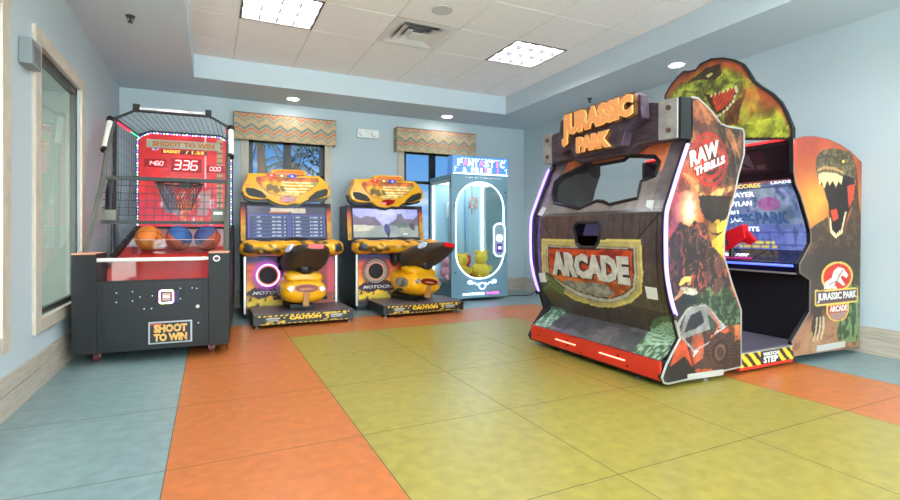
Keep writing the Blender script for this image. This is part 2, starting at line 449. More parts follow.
# left wall interior windows
TEALG = glass('tinted_glass', (224, 230, 226), .02, .05, 1.15)
for n, (a0, a1, z0, z1) in enumerate((LW1, LW2)):
    mb = MB(); f = .035
    for b in ((a0, z0, a0+f, z1), (a1-f*1.6, z0, a1, z1), (a0, z0, a1, z0+f), (a0, z1-f*1.5, a1, z1)):
        mb.box(XL-.045, b[0], b[1], XL-.012, b[2], b[3])
    root = struct(f'window_{n+3}', mb, DARK)
    MB().box(XL-.036, a0+f, z0+f, XL-.032, a1-f, z1-f).build('pane', TEALG, root)
    mb = MB(); t = .115; e = .02
    for b in ((a0-t, z0-t*.75, a0, z1+t*.8), (a1, z0-t*.75, a1+t, z1+t*.8), (a0, z1, a1, z1+t*.8), (a0, z0-t*.75, a1, z0)):
        mb.box(XL-.002, b[0], b[1], XL+e, b[2], b[3])
    struct(f'trim_{n+3}', mb, TRIM, bevel=.006)
# room seen through them
CORR = mat('corridor_paint', (176, 182, 176), .7)
mb = MB(); mb.box(XL-1.6, 1, 0, XL-1.5, 7, 2.6).box(XL-1.5, 1, -.05, XL-.05, 7, 0).box(XL-1.5, 1, 2.5, XL-.05, 7, 2.6).box(XL-1.5, 7, 0, XL-.05, 7.1, 2.6)
struct('wall_corridor', mb, CORR)
cl_ = empty('ceiling_light', (XL-.85, 4.2, 2.5), label='unseen light panel added to brighten the corridor beyond the left wall window', cat='ceiling light')  # unseen panel added to light the corridor behind the glass
MB().box(-.3, -1.6, -.03, .3, 1.6, 0).build('frame', WHITE, cl_); MB().box(-.27, -1.57, -.035, .27, 1.57, -.03).build('diffuser', mat('corridor_fill_glow', (255, 255, 255), emit=4.5, ec=(255, 255, 250)), cl_)
# outside ground
struct('ground_outside', MB().box(-30, YB+.3, -.2, 40, 60, -.1), mat('grass', (92, 110, 70), .9, nscale=3, namt=.2))

# ------------------------------------------------------------------ ceiling fittings
LAMPM = mat('lamp_diffuser', (255, 255, 255), emit=LIGHT, ec=(243, 247, 255))
LOUV = mat('louver_grey', (70, 70, 70), .3)
def troffer():
    r = empty('ceiling_light', (0, 0, ZT))
    mb = MB(); s = s_
    for b in ((0, 0, s, .018), (0, s-.018, s, s), (0, 0, .018, s), (s-.018, 0, s, s)): mb.box(b[0], b[1], -.006, b[2], b[3], .06)
    mb.build('frame', DARK if False else mat('fixture_frame', (95, 88, 80), .4), r)
    MB().box(.018, .018, .055, s-.018, s-.018, .06).build('diffuser', LAMPM, r)
    mb = MB()
    for k in (1, 2, 3):
        p = .018+(s-.036)*k/4; mb.box(p-.004, .02, .005, p+.004, s-.02, .05)
    for k in (1, 2):
        p = .018+(s-.036)*k/3; mb.box(.02, p-.004, .005, s-.02, p+.004, .05)
    mb.build('louver', LOUV, r)
    return r
proto = troffer()
labs = ['square ceiling light panel above the basketball game, nearest the left wall', 'square ceiling light panel in the tile ceiling left of the large dinosaur cabinet',
        'square ceiling light panel out of frame above the left floor', 'square ceiling light panel out of frame above the right floor',
        'square ceiling light panel behind the viewpoint on the left', 'square ceiling light panel behind the viewpoint on the right']
for k, (x, y) in enumerate(FIX):
    o = proto if k == 0 else copy_tree(proto)
    o.location = (x, y, ZT); tag(o, labs[k], 'ceiling light', 'square light panels in the tiled ceiling')
def downlight(x, y, lab):
    r = empty('recessed_downlight', (x, y, ZS), label=lab, cat='downlight', group='round downlights in the soffit')
    mb = MB(); R0 = ell(0, 0, .062, .062); R1 = ell(0, 0, .082, .082); n = len(R0)
    mb.add([(a, b, -.004) for a, b in R0]+[(a, b, -.008) for a, b in R1]+[(a, b, 0) for a, b in R1]+[(a, b, .0) for a, b in R0], [(i, (i+1) % n, (i+1) % n+n, i+n) for i in range(n)]+[(i+n, (i+1) % n+n, (i+1) % n+2*n, i+2*n) for i in range(n)]+[(i+3*n, (i+1) % n+3*n, (i+1) % n, i) for i in range(n)])
    mb.build('trim_ring', WHITE, r)
    MB().add([(a, b, -.003) for a, b in R0], [list(range(n-1, -1, -1))]).build('lens', mat('downlight_lens', (255, 255, 255), emit=20, ec=(255, 250, 240)), r)
downlight(.90, 6.25, 'round downlight in the soffit above the left patterned valance')
downlight(2.97, 6.27, 'round downlight in the soffit above the right patterned valance')
downlight(4.05, 3.38, 'round downlight in the soffit behind the dinosaur cutout')
downlight(4.05, .6, 'round downlight over the right wall, out of frame')
downlight(4.05, -1.6, 'round downlight behind the viewpoint by the right wall')
downlight(-.54, .6, 'round downlight over the left wall, out of frame')
def sprinkler(x, y, lab):
    r = empty('sprinkler_head', (x, y, ZS), label=lab, cat='sprinkler', group='sprinkler heads on the soffit')
    m = mat('sprinkler_metal', (70, 66, 62), .4, metal=.7)
    MB().cyl((0, 0, -.006), (0, 0, 0), .032).build('escutcheon', m, r)
    mb = MB().cyl((0, 0, -.045), (0, 0, 0), .007); mb.tube([(-.018, 0, -.006), (-.02, 0, -.03), (0, 0, -.042)], .003, 6).tube([(.018, 0, -.006), (.02, 0, -.03), (0, 0, -.042)], .003, 6)
    mb.cyl((0, 0, -.05), (0, 0, -.046), .018); mb.build('deflector', m, r)
sprinkler(-.54, 4.38, 'small sprinkler head on the soffit above the basketball game')
sprinkler(4.12, 4.68, 'small sprinkler head on the soffit above the gold title lettering')
# air vent
r = empty('air_vent', (VENT[0], VENT[1], ZT), label='square white air vent between the two ceiling light panels', cat='vent')
mb = MB(); c = s_/2
def sqring(mb, a, b, za, zb, t=.004):
    P = [(c-a, c-a, za), (c+a, c-a, za), (c+a, c+a, za), (c-a, c+a, za)]; Q = [(c-b, c-b, zb), (c+b, c-b, zb), (c+b, c+b, zb), (c-b, c+b, zb)]
    o = [(x, y, z+t) for x, y, z in P+Q]
    mb.add(P+Q+o, [(i, (i+1) % 4, (i+1) % 4+4, i+4) for i in range(4)]+[(i+8, (i+1) % 4+8, (i+1) % 4+12, i+12) for i in range(4)])
sqring(mb, .3, .25, -.004, -.006); mb.build('frame', WHITE, r)
mb = MB(); sqring(mb, .25, .175, -.006, .03); sqring(mb, .195, .115, -.012, .026); sqring(mb, .135, .05, -.018, .02); mb.build('louver', WHITE, r)
MB().box(c-.08, c-.08, -.018, c+.08, c+.08, -.014).build('centre_plate', WHITE, r)
MB().box(0, 0, .08, s_, s_, .085).build('duct_opening', mat('duct_grey', (150, 150, 150), .8), r)
mb = MB().cyl((1.74, 3.77, ZT-.006), (1.74, 3.77, ZT), .09, 28); tag(mb.build('ceiling_speaker', mat('speaker_grille', (206, 204, 203), .6, nscale=300, bump=.5)), 'round white ceiling speaker grille beside the air vent', 'speaker')

# ------------------------------------------------------------------ valances, wall boxes
def zig(a, per):  # 0..1 triangle
    t = (a/per) % 1; return np.abs(t*2-1)
def valance(x0, x1, lab):
    r = empty('window_valance', ((x0+x1)/2, YB-.08, 2.02), label=lab, cat='valance', group='chevron patterned valances')
    W = (x1-x0)/2; H = .315
    def paint(a):
        a.fill((180, 166, 142))
        v = (a.B+zig(a.A, .165)*.062+1)/.047; k = np.floor(v) % 4; f = v % 1
        cs = [(206, 116, 74), (112, 128, 124), (206, 166, 118), (150, 150, 132)]
        for q in range(4): a.mix((k == q) & (f < .6), cs[q], .9)
        a.noise(60, .1)
    art_panel('fabric', rect(-W, 0, W, H), lambda a, b, t: (a, -.075+.01*t, b), 1, .006, paint, r, [mat('valance_fabric', rough=.85, attr=True), TRIM])
    def side(sg):
        art_panel('side_return', rect(-.068, 0, .08, H), lambda a, b, t: (sg*(W-.01*t), a, b), 1, .008, paint, r, [mat('valance_fabric'), TRIM], flip=(sg < 0))
    side(-1); side(1)
    mb = MB().box(-W, -.075, H, W, .08, H+.012); mb.build('top_board', mat('valance_piping', (120, 96, 74), .7), r)
valance(.25, 1.46, 'orange and grey chevron window valance beside the basketball game')
valance(2.29, 3.51, 'orange and grey chevron window valance above the glass prize machine')
r = empty('emergency_light', (1.915, YB, 2.235), label='white emergency light box on the back wall between the valances', cat='emergency light')
MB().box(-.15, -.06, -.06, .15, 0, .06).build('housing', WHITE, r, bevel=.012)
for s in (-1, 1): MB().cyl((s*.085, -.09, .0), (s*.085, -.055, .0), .042, 18).build('lamp_head', mat('lamp_cap', (240, 240, 238), .2), r, smooth=True)
r = empty('wall_alarm', (XL, 3.43, 1.875), label='grey louvred alarm box high on the left wall beside the window trim', cat='alarm')
MB().box(0, -.085, -.07, .06, .085, .07).build('housing', mat('alarm_grey', (128, 136, 138), .5), r, bevel=.008)
mb = MB()
for k in range(6): mb.box(.06, -.05, -.05+k*.016, .063, .05, -.045+k*.016)
mb.build('louver', mat('alarm_dark', (80, 86, 90), .5), r)
r = empty('wall_outlet', (4.08, YB, .42), label='white wall outlet right of the glass prize machine', cat='outlet')
MB().box(-.035, -.006, -.06, .035, 0, .06).build('plate', WHITE, r, bevel=.003)
mb = MB().box(-.012, -.008, .012, .012, -.006, .04).box(-.012, -.008, -.04, .012, -.006, -.012); mb.build('socket', mat('socket_grey', (190, 190, 188), .5), r)
cp = [(3.72, 6.1, .008), (3.85, 6.05, .008), (3.95, 5.9, .01), (3.92, 5.6, .02), (3.9, 5.2, .1), (3.85, 4.9, .22), (3.75, 4.4, .3), (3.65, 3.9, .24), (3.6, 3.42, .2)]
def smoothp(P, n=6):
    P = [Vector(p) for p in P]; o = []
    for i in range(len(P)-1):
        a, b, c_, d = P[max(i-1, 0)], P[i], P[i+1], P[min(i+2, len(P)-1)]
        for k in range(n):
            t = k/n; o.append(.5*((2*b)+(c_-a)*t+(2*a-5*b+4*c_-d)*t*t+(3*b-a-3*c_+d)*t**3))
    o.append(P[-1]); return o
tag(MB().tube(smoothp([(3.70, 6.0, .006), (3.85, 6.0, .006), (4.0, 5.95, .006), (4.12, 5.9, .02), (4.2, 5.85, .1), (4.26, 5.75, .22), (4.36, 5.6, .3), (4.42, 5.3, .3), (4.43, 4.8, .1), (4.4, 4.3, .01), (4.3, 3.8, .006), (4.2, 3.45, .006)]), .006, 6).build('power_cord', BLACK, smooth=True), 'black power cord running along the floor between the prize machine and the dinosaur cabinet', 'cord')

# ------------------------------------------------------------------ trees outside
BARK = mat('palm_bark', (66, 48, 36), .9, nscale=30, namt=.25); FROND = mat('palm_frond', (34, 32, 20), .7, nscale=9, namt=.2); DRY = mat('dry_frond', (128, 108, 84), .8)
def palm(x, y, h, lab, sc_=1.0, dry=True):
    r = empty('palm_tree', (x, y, -.1), label=lab, cat='palm tree', group='palm trees outside the back windows')
    mb = MB(); R = []
    for k in range(24):
        z = h*k/23; q = .15*sc_*(1.15-.3*k/23)*(1.08 if k % 2 else .94); R.append([(q*math.cos(t*.628)+.03*math.sin(z), q*math.sin(t*.628), z) for t in range(10)])
    mb.rings(R); mb.build('trunk', BARK, r)
    mb = MB()
    for k in range(17):
        a = k*2.4; el = random.uniform(-.9, .9) ; L = random.uniform(1.1, 1.6)*sc_
        P = []
        for i in range(9):
            t = i/8; rr = L*t*math.cos(el*.6); z = h+L*(math.sin(el)*t-.55*t*t); P.append(Vector((rr*math.cos(a), rr*math.sin(a), z)))
        mb.tube(P, .012, 5)
        sd = Vector((-math.sin(a), math.cos(a), 0))
        for i in range(1, 9):
            for q in range(3):
                p = P[i-1].lerp(P[i], q/3)
                for s in (-1, 1):
                    tip = p+sd*s*.2*sc_*(1-.5*i/9)+(P[i]-P[i-1])*.8+Vector((0, 0, -.16)); d = (P[i]-P[i-1])*.07
                    mb.add([p-d, p+d, tip], [(0, 1, 2)])
    mb.build('fronds', FROND, r, keep=True)
    return r
palm(.93, 11.0, 3.05, 'palm tree seen in the left pane of the window beside the basketball game', .62)
palm(2.05, 14.5, 2.95, 'farther palm tree seen low in the window beside the basketball game', .7)
def bushy(x, y, h, lab):
    r = empty('leafy_tree', (x, y, -.1), label=lab, cat='tree')
    MB().cyl((0, 0, 0), (0, 0, h*.8), .07, 10, r1=.03).build('trunk', BARK, r)
    mb = MB()
    for k in range(900):
        t = random.uniform(0, 6.28); rr = .62*math.sqrt(random.random()); z = h+random.gauss(0, .22)
        p = Vector((rr*math.cos(t), rr*math.sin(t), z)); d = Vector((random.uniform(-1, 1), random.uniform(-1, 1), random.uniform(-1, 1))).normalized()*.05; e = d.orthogonal().normalized()*.025
        mb.add([p-d, p+e, p+d, p-e], [(0, 1, 2, 3)])
    mb.build('foliage', mat('leaf_green', (26, 30, 18), .7), r, keep=True)
bushy(2.02, 9.3, 2.55, 'dark leafy tree seen at the right edge of the window beside the basketball game')
# ------------------------------------------------------------------ basketball game
RZ = -math.radians(3.2)
H = empty('basketball_game', (-.36, 4.08, 0), RZ, label='black basketball hoop arcade game with red scoreboard and wire net cage by the left wall', cat='arcade game')
RED = mat('ramp_red', (212, 40, 34), .3, coat=.15); NETM = mat('net_wire', (70, 72, 80), .5); FRM = mat('frame_charcoal', (40, 41, 44), .5)
hw = .485
mb = MB()
fnx = lambda x0, x1: (lambda a, b, t: (x0+(x1-x0)*t, a, b))
side = [(.30, .078), (0, .078), (0, .76), (.30, .76), (.42, .61), (2.2, .99), (2.2, .10)]
tow = [(.30, .078), (0, .078), (0, .76), (.30, .76)]; brd = [(.30, .10), (.30, .60), (.42, .57), (2.2, .99), (2.2, .10)]
mb.prism(tow, fnx(-hw, -.345)); mb.prism(tow, fnx(.345, hw)); mb.prism(brd, fnx(-hw, -.432)); mb.prism(brd, fnx(.432, hw))
mb.box(-.345, .0, .078, .345, .06, .57); mb.box(-.345, .06, .10, .345, .30, .14); mb.box(-.432, .30, .10, .432, 2.14, .14); mb.box(-.432, 2.14, .10, .432, 2.2, .96)
base = mb.build('base_cabinet', BLACKM, H, bevel=.006)
mb = MB(); mb.box(-.483, -.004, .755, -.347, .28, .765).box(.347, -.004, .755, .483, .28, .765); mb.each('tower_cap', mat('cap_orange', (205, 140, 110), .4), H)
mb = MB().add([(-.344, .06, .45), (.344, .06, .45), (.344, .30, .506), (-.344, .30, .506)], [(0, 1, 2, 3)]); mb.add([(-.431, .30, .506), (.431, .30, .506), (.431, 1.40, .77), (-.431, 1.40, .77)], [(0, 1, 2, 3)]); mb.add([(-.431, 1.40, .77), (.431, 1.40, .77), (.431, 2.14, .95), (-.431, 2.14, .95)], [(0, 1, 2, 3)], 1)
mb.build('ramp', [RED, mat('ramp_pale', (214, 196, 200), .35)], H, keep=True)
# front art: door, speaker, sign
door = MB().box(-.30, -.006, .135, .305, 0, .545).build('service_door', mat('door_laminate', (17, 18, 23), .6), H, bevel=.003)
MB().box(-.302, -.003, .133, -.298, .001, .547).box(.303, -.003, .133, .307, .001, .547).box(-.302, -.003, .545, .307, .001, .549).box(-.302, -.003, .131, .307, .001, .135).build('door_seam', BLACK, door)
mb = MB()
for x, z in ((-.225, .49), (-.13, .495), (-.225, .425), (-.13, .43), (-.085, .455), (-.01, .46), (-.06, .37), (-.015, .37), (.165, .505), (.165, .43), (.27, .50), (.28, .25), (.24, .505)):
    mb.cyl((x, -.011, z), (x, -.006, z),   .0042, 8)
mb.each('bolt', mat('bolt_white', (225, 225, 225), .3), door)
MB().cyl((.276, -.014, .37), (.276, -.006, .37), .012, 14).build('lock', SILVER, door)
mb = MB(); 
for i in range(-9, 10):
    for j in range(-7, 8):
        if (i/9.5)**2+(j/7.5)**2 < 1: mb.cyl((-.165+i*.0125, -.0075, .235+j*.0125), (-.165+i*.0125, -.006, .235+j*.0125), .004, 5)
mb.build('speaker_grille', BLACK, door)
cr = MB().box(.03, -.014, .40, .125, -.004, .50).build('card_reader', BLACK, door, bevel=.004)
mb = MB(); P = [(a, -.016, b) for a, b in rrect(.035, .405, .120, .495, .012)]
rb = [(255, 120, 200), (255, 245, 160), (140, 255, 150), (255, 255, 255), (200, 140, 255), (255, 170, 120)]
for q in range(24):
    a0 = q/24; 
ring = rrect(.036, .406, .119, .494, .012, 6); n = len(ring)
LEDC = [mat(f'led_ring_{i}', c_, emit=1.8, ec=c_) for i, c_ in enumerate(rb)]
for i in range(n):
    p = ring[i]; q = ring[(i+1) % n]; L = math.hypot(q[0]-p[0], q[1]-p[1]); st = max(1, int(L/.014))
    for k in range(st):
        a = (p[0]+(q[0]-p[0])*k/st, p[1]+(q[1]-p[1])*k/st); b = (p[0]+(q[0]-p[0])*(k+1)/st, p[1]+(q[1]-p[1])*(k+1)/st)
        mb.tube([(a[0], -.016, a[1]), (b[0], -.016, b[1])], .0055, 6, mi=int((math.atan2(a[1]-.45, a[0]-.077)+3.2)*1.9) % 6)
mb.build('led_ring', LEDC, door)
MB().box(.052, -.017, .422, .103, -.014, .478).build('display', mat('reader_screen', (120, 100, 90), emit=.6, ec=(120, 95, 90)), door)
text('display_text', '336', (.078, -.019, .452), (1, 0, 0), (0, 0, 1), .035, .014, .001, WHITEL, door)
MB().box(.125, -.012, .41, .155, -.006, .49).build('card_slot', mat('slot_blue', (30, 34, 70), .3), door)
sg = MB().box(-.035, -.012, .118, .240, -.006, .275).build('sign', mat('sign_frame', (165, 168, 178), .35, metal=.3), H, bevel=.006)
MB().box(-.024, -.014, .128, .229, -.011, .265).build('sign_face', mat('sign_black', (28, 22, 22), .4), sg)
GOLD = mat('sign_gold', (206, 156, 84), .4, nscale=14, namt=.2)
text('lettering', 'SHOOT', (.104, -.016, .226), (1, 0, 0), (0, 0, 1), .21, .058, .003, GOLD, sg, bold=.06)
text('lettering', 'TO WIN', (.104, -.016, .163), (1, 0, 0), (0, 0, 1), .21, .056, .003, GOLD, sg, bold=.06)
MB().box(-.022, -.0155, .250, .05, -.0135, .262).build('banner', mat('banner_red', (200, 60, 60), .4), sg)
mb = MB().prism(ell(.40, .715, .024, .022), lambda a, b, t: (a, -.004+.004*t, b)); bd = mb.build('badge', WHITE, H)
MB().prism(ell(.40, .715, .017, .015), lambda a, b, t: (a, -.006+.002*t, b)).prism([(.39, .705), (.41, .722), (.405, .728), (.386, .712)], lambda a, b, t: (a, -.0075+.002*t, b)).build('badge_mark', mat('badge_dark', (110, 50, 48), .4), bd)
MB().cyl((-.345, .03, .715), (.345, .03, .715), .014, 14).build('hand_rail', mat('rail_white', (222, 214, 208), .3), H, smooth=True)
MB().box(-.345, .022, .57, .345, .028, .71).build('front_guard', GLASS, H)
MB().box(-.335, 1.115, .712, .335, 1.122, .84).build('ball_guard', GLASS, H)
MB().box(-.335, 1.113, .838, .335, 1.124, .843).build('guard_edge', mat('guard_edge', (222, 190, 190), .3), H)
# casters
for x, y in ((-.37, .14), (.36, .14), (-.37, 2.05), (.36, 2.05)):
    c_ = MB().box(x-.03, y-.03, .085, x+.03, y+.03, .10).box(x-.022, y-.015, .03, x-.017, y+.015, .088).box(x+.017, y-.015, .03, x+.022, y+.015, .088).build('caster', GREYM, H)
    MB().cyl((x-.015, y, .036), (x+.015, y, .036), .036, 20).build('wheel', mat('caster_red', (120, 50, 58), .4), c_, smooth=True)
# frame
UP = [(.22, .76), (.70, 1.35), (.84, 1.62), (1.04, 1.89)]
for s in (-1, 1):
    MB().tube([(s*.455, y, z) for y, z in UP], .02, 4).build('upright', mat('upright_grey', (98, 96, 90), .4, metal=.3), H)
    MB().tube([(s*.475, .835, 1.60), (s*.475, 1.0, 1.85)], .026, 12).build('light_tube', mat('tube_white', (236, 228, 216), .3, emit=.0, ec=(255, 245, 235)), H, smooth=True)
    MB().cyl((s*.475, .82, 1.58), (s*.475, .835, 1.60), .03, 12).cyl((s*.475, 1.0, 1.85), (s*.475, 1.03, 1.89), .03, 12).each('tube_cap', BLACK, H)
    MB().tube([(s*.45, 1.04, 1.89), (s*.45, 1.02, 1.30), (s*.45, 1.0, .74)], .018, 4).build('side_post', FRM, H)
    MB().tube([(s*.45, 2.1, 1.93), (s*.45, 2.1, .95)], .022, 4).build('rear_post', mat('navy_post', (36, 40, 66), .4), H)
    MB().tube([(s*.45, 1.04, 1.89), (s*.45, 2.1, 1.93)], .02, 4).build('top_rail', FRM, H)
    MB().tube([(s*.43, 1.08, 1.865), (s*.43, 1.6, 1.885)], .007, 6).tube([(s*.43, 1.6, 1.885), (s*.43, 2.06, 1.905)], .007, 6, mi=1).build('rail_led', [mat('led_dimred', (230, 30, 60), emit=1.3, ec=(235, 30, 60)), mat('led_green', (50, 200, 140), emit=.8, ec=(40, 200, 140))], H)
    mb = MB()
    for k in range(13):
        y = .75+k*.11; zt = (1.35+(y-.7)*1.6 if y < 1.04 else 1.89); zb = .58+(y-.42)*.2135+.03
        mb.tube([(s*.45, y, zb), (s*.45, y, zt)], .0018, 4)
    for k in range(13):
        z = .85+k*.085; ys_ = .3+(z-.76)/1.23 if z < 1.35 else .72+(z-1.35)*.6
        mb.tube([(s*.45, max(ys_, .75 if z > 1 else ys_), z), (s*.45, 2.1, z)], .0018, 4)
    mb.build('side_net', mat('backlit_net_wire', (128, 130, 146), .4), H)  # wire colour lightened to stand in for backlight on the side nets
fa = [(-.455, 1.89), (-.30, 1.975), (.30, 1.975), (.455, 1.89)]; ra = [(-.455, 1.93), (-.34, 1.985), (.34, 1.985), (.455, 1.93)]
MB().tube([(x, 1.04, z) for x, z in fa], .012, 6).build('front_arch', FRM, H)
MB().tube([(x, 2.1, z) for x, z in ra], .016, 6).build('rear_arch', mat('navy_post'), H)
mb = MB()
def pl(P, t):
    L = [math.hypot(P[i+1][0]-P[i][0], P[i+1][1]-P[i][1]) for i in range(len(P)-1)]; d = t*sum(L)
    for i, l in enumerate(L):
        if d <= l+1e-9: q = d/l; return (P[i][0]+(P[i+1][0]-P[i][0])*q, P[i][1]+(P[i+1][1]-P[i][1])*q)
        d -= l
    return P[-1]
for k in range(1, 21):
    a = pl(fa, k/21); b = pl(ra, k/21); mb.tube([(a[0], 1.04, a[1]), (b[0], 2.1, b[1])], .0028, 4)
mb.build('top_net', NETM, H)
lt = MB().box(-.26, 1.02, 1.985, .26, 1.05, 2.005).build('marquee_lamp', mat('lamp_bar', (210, 205, 205), .3, emit=.02, ec=(255, 225, 225)), H)
MB().box(-.12, 1.012, 1.987, .10, 1.02, 2.003).build('glow_strip', mat('pink_white', (255, 230, 230), emit=.35, ec=(255, 225, 225)), lt)
MB().box(-.31, 1.01, 1.975, -.26, 1.06, 2.03).box(.26, 1.01, 1.975, .31, 1.06, 2.03).each('lamp_cap', BLACK, lt)
MB().box(-.455, .70, 1.335, .455, .74, 1.365).build('upper_bar', FRM, H)
MB().box(-.455, .585, .975, .455, .625, 1.0).build('lower_bar', FRM, H)
mb = MB()
def fy(z): return .605+(z-.985)*.313
for k in range(1, 15):
    x = -.455+.91*k/15; mb.tube([(x, fy(.99), .99), (x, fy(1.35), 1.35)], .0028, 4)
for k in range(1, 6):
    z = .985+k*.0605; mb.tube([(-.455, fy(z), z), (.455, fy(z), z)], .0028, 4)
mb.build('front_net', NETM, H)
b1 = MB().box(-.445, .56, 1.0, -.34, .63, 1.085).build('side_box', mat('box_olive', (104, 104, 92), .5), H, bevel=.005)
b2 = MB().box(.335, .56, 1.0, .445, .63, 1.10).build('side_box', mat('box_olive'), H, bevel=.005)
MB().box(.35, .556, 1.055, .42, .561, 1.08).build('sticker', mat('paper', (222, 222, 220), .6), b2)
MB().tube([(-.40, .62, 1.08), (-.41, .68, 1.2), (-.40, .72, 1.33)], .028, 8).build('hose', BLACK, H, smooth=True)
# backboard art
def paint_bb(a):
    a.fill((206, 34, 40)); a.noise(7, .25, 3)
    a.mix(a.B < 1.28, (214, 60, 92), .5)
    for k in range(70):
        a.blob(random.uniform(-.25, .28), random.uniform(1.0, 1.36), .03, random.choice([(225, 220, 225), (110, 120, 130), (240, 140, 80), (180, 50, 60)]), .8)
    a.poly([(-.28, 1.42), (-.12, 1.40), (-.06, 1.1), (-.2, 1.12)], (96, 120, 138), .75, .06, 2)
    a.poly([(.14, 1.36), (.26, 1.38), (.2, 1.08), (.1, 1.1)], (150, 150, 150), .7, .06, 5)
    a.ell(.0, 1.2, .09, .07, (226, 120, 60), .7)
    a.mix((a.A > .30) & (a.A < .36) & (a.B > 1.05), (170, 160, 120), .8); a.mix((a.A > .18) & (a.A < .20) & (a.B > 1.4), (235, 220, 215), .9)
    a.mix((np.abs(a.A-.33) < .03) & ((a.B*18) % 1 < .4), (90, 80, 70), .8)
    a.ell(-.29, 1.81, .028, .028, (200, 190, 215)); a.ell(-.29, 1.81, .018, .018, (120, 80, 140))
    a.poly(rect(-.2, 1.40, .16, 1.50), (190, 140, 90), .5, .04)
    a.mix(np.abs(a.B-1.44) < .004, (240, 210, 190), .6)
bb = art_panel('backboard', [(-.44, .97), (.44, .97), (.44, 1.91), (.33, 1.97), (-.33, 1.97), (-.44, 1.91)], lambda a, b, t: (a, 2.08+.03*t, b), 1, .012, paint_bb, H, [mat('backboard_print', rough=.3, attr=True, emit=0), BLACK])
bt = MATS['backboard_print'].node_tree; bt.links.new([n for n in bt.nodes if n.type == 'VERTEX_COLOR'][0].outputs[0], bt.nodes['Principled BSDF'].inputs['Emission Color']); bt.nodes['Principled BSDF'].inputs['Emission Strength'].default_value = .12
sp = MB().box(-.37, 2.05, 1.81, .34, 2.07, 1.90).build('title_plate', mat('plate_grey', (190, 180, 160), .4), H, bevel=.006)
text('lettering', 'SHOOT TO WIN', (-.015, 2.048, 1.855), (1, 0, 0), (0, 0, 1), .60, .055, .004, mat('title_gold', (205, 130, 50), .4), sp, bold=.055)
sp = MB().box(-.23, 2.055, 1.755, .21, 2.07, 1.80).build('counter_plate', mat('plate_maroon', (96, 30, 40), .4), H)
text('lettering', 'BASKET', (-.13, 2.052, 1.778), (1, 0, 0), (0, 0, 1), .16, .032, .002, mat('orange_glow', (250, 150, 60), emit=1, ec=(250, 140, 50)), sp, bold=.02)
text('lettering', '/ 1.25', (.09, 2.052, 1.778), (1, 0, 0), (0, 0, 1), .18, .032, .002, mat('orange_glow'), sp, bold=.02)
SEG = {'0': 'abcdef', '1': 'bc', '2': 'abged', '3': 'abgcd', '4': 'fgbc', '6': 'afgedc', '8': 'abcdefg'}
DIG = mat('digit_glow', (255, 190, 190), emit=1.0, ec=(255, 170, 175))
def digits(name, st, x, z, w, h, par, y=2.05):
    mb = MB(); t = h*.055; g_ = w*.34
    for i, ch in enumerate(st):
        x0 = x+i*(w+g_); S = .12*h
        seg = {'a': (x0+t, z+h, x0+w-t, z+h), 'g': (x0+t, z+h/2, x0+w-t, z+h/2), 'd': (x0+t, z, x0+w-t, z), 'b': (x0+w, z+h/2+t, x0+w, z+h-t), 'c': (x0+w, z+t, x0+w, z+h/2-t), 'f': (x0, z+h/2+t, x0, z+h-t), 'e': (x0, z+t, x0, z+h/2-t)}
        for q in SEG[ch]:
            a, b, c_, d = seg[q]; sh = lambda zz: (zz-z)*.15
            mb.tube([(a+sh(b), y, b), (c_+sh(d), y, d)], t, 5)
    mb.build(name, DIG, par)
dp = MB().box(-.14, 2.055, 1.565, .155, 2.075, 1.71).build('score_display', mat('display_red', (176, 24, 32), .2), H)
digits('digits', '336', -.115, 1.59, .060, .095, dp)
dp = MB().box(-.39, 2.055, 1.605, -.185, 2.075, 1.69).build('score_display', mat('display_red'), H); digits('digits', '1460', -.365, 1.625, .029, .042, dp)
dp = MB().box(.205, 2.055, 1.57, .385, 2.075, 1.65).build('score_display', mat('display_red'), H); digits('digits', '000', .235, 1.59, .029, .04, dp)
mb = MB(); loop = [(-.452, .98), (-.452, 1.90), (-.335, 1.965), (.335, 1.965), (.452, 1.90), (.452, .98)]
for i in range(90):
    a = pl(loop, i/90); b = pl(loop, (i+.6)/90); mb.tube([(a[0], 2.06, a[1]), (b[0], 2.06, b[1])], .006, 5, mi=i % 3)
mb.build('led_border', [mat('led_w2', (255, 240, 250), emit=1.3, ec=(255, 240, 250)), mat('led_violet', (150, 110, 255), emit=1.1, ec=(140, 100, 255)), mat('led_mint', (150, 235, 200), emit=.9, ec=(150, 235, 200))], H)
# hoop
mb = MB(); mb.tube([(-.03+.215*math.cos(t*math.pi/14), 1.80+.215*math.sin(t*math.pi/14), 1.41) for t in range(28)], .011, 8, closed=True)
mb.box(-.06, 2.0, 1.385, .06, 2.08, 1.455)
hp = mb.build('hoop', mat('hoop_dark', (48, 44, 46), .4), H, smooth=True)
mb = MB()
for k in range(14):
    for dr in (-1, 1):
        P = []
        for i in range(5):
            t = i/4; rr = .21*(1-.5*t); a = (k+dr*t*1.5)*2*math.pi/14; P.append((-.03+rr*math.cos(a), 1.80+rr*math.sin(a), 1.405-.27*t))
        mb.tube(P, .0035, 4)
mb.build('hoop_net', mat('hoop_cord', (90, 80, 80), .8), hp)
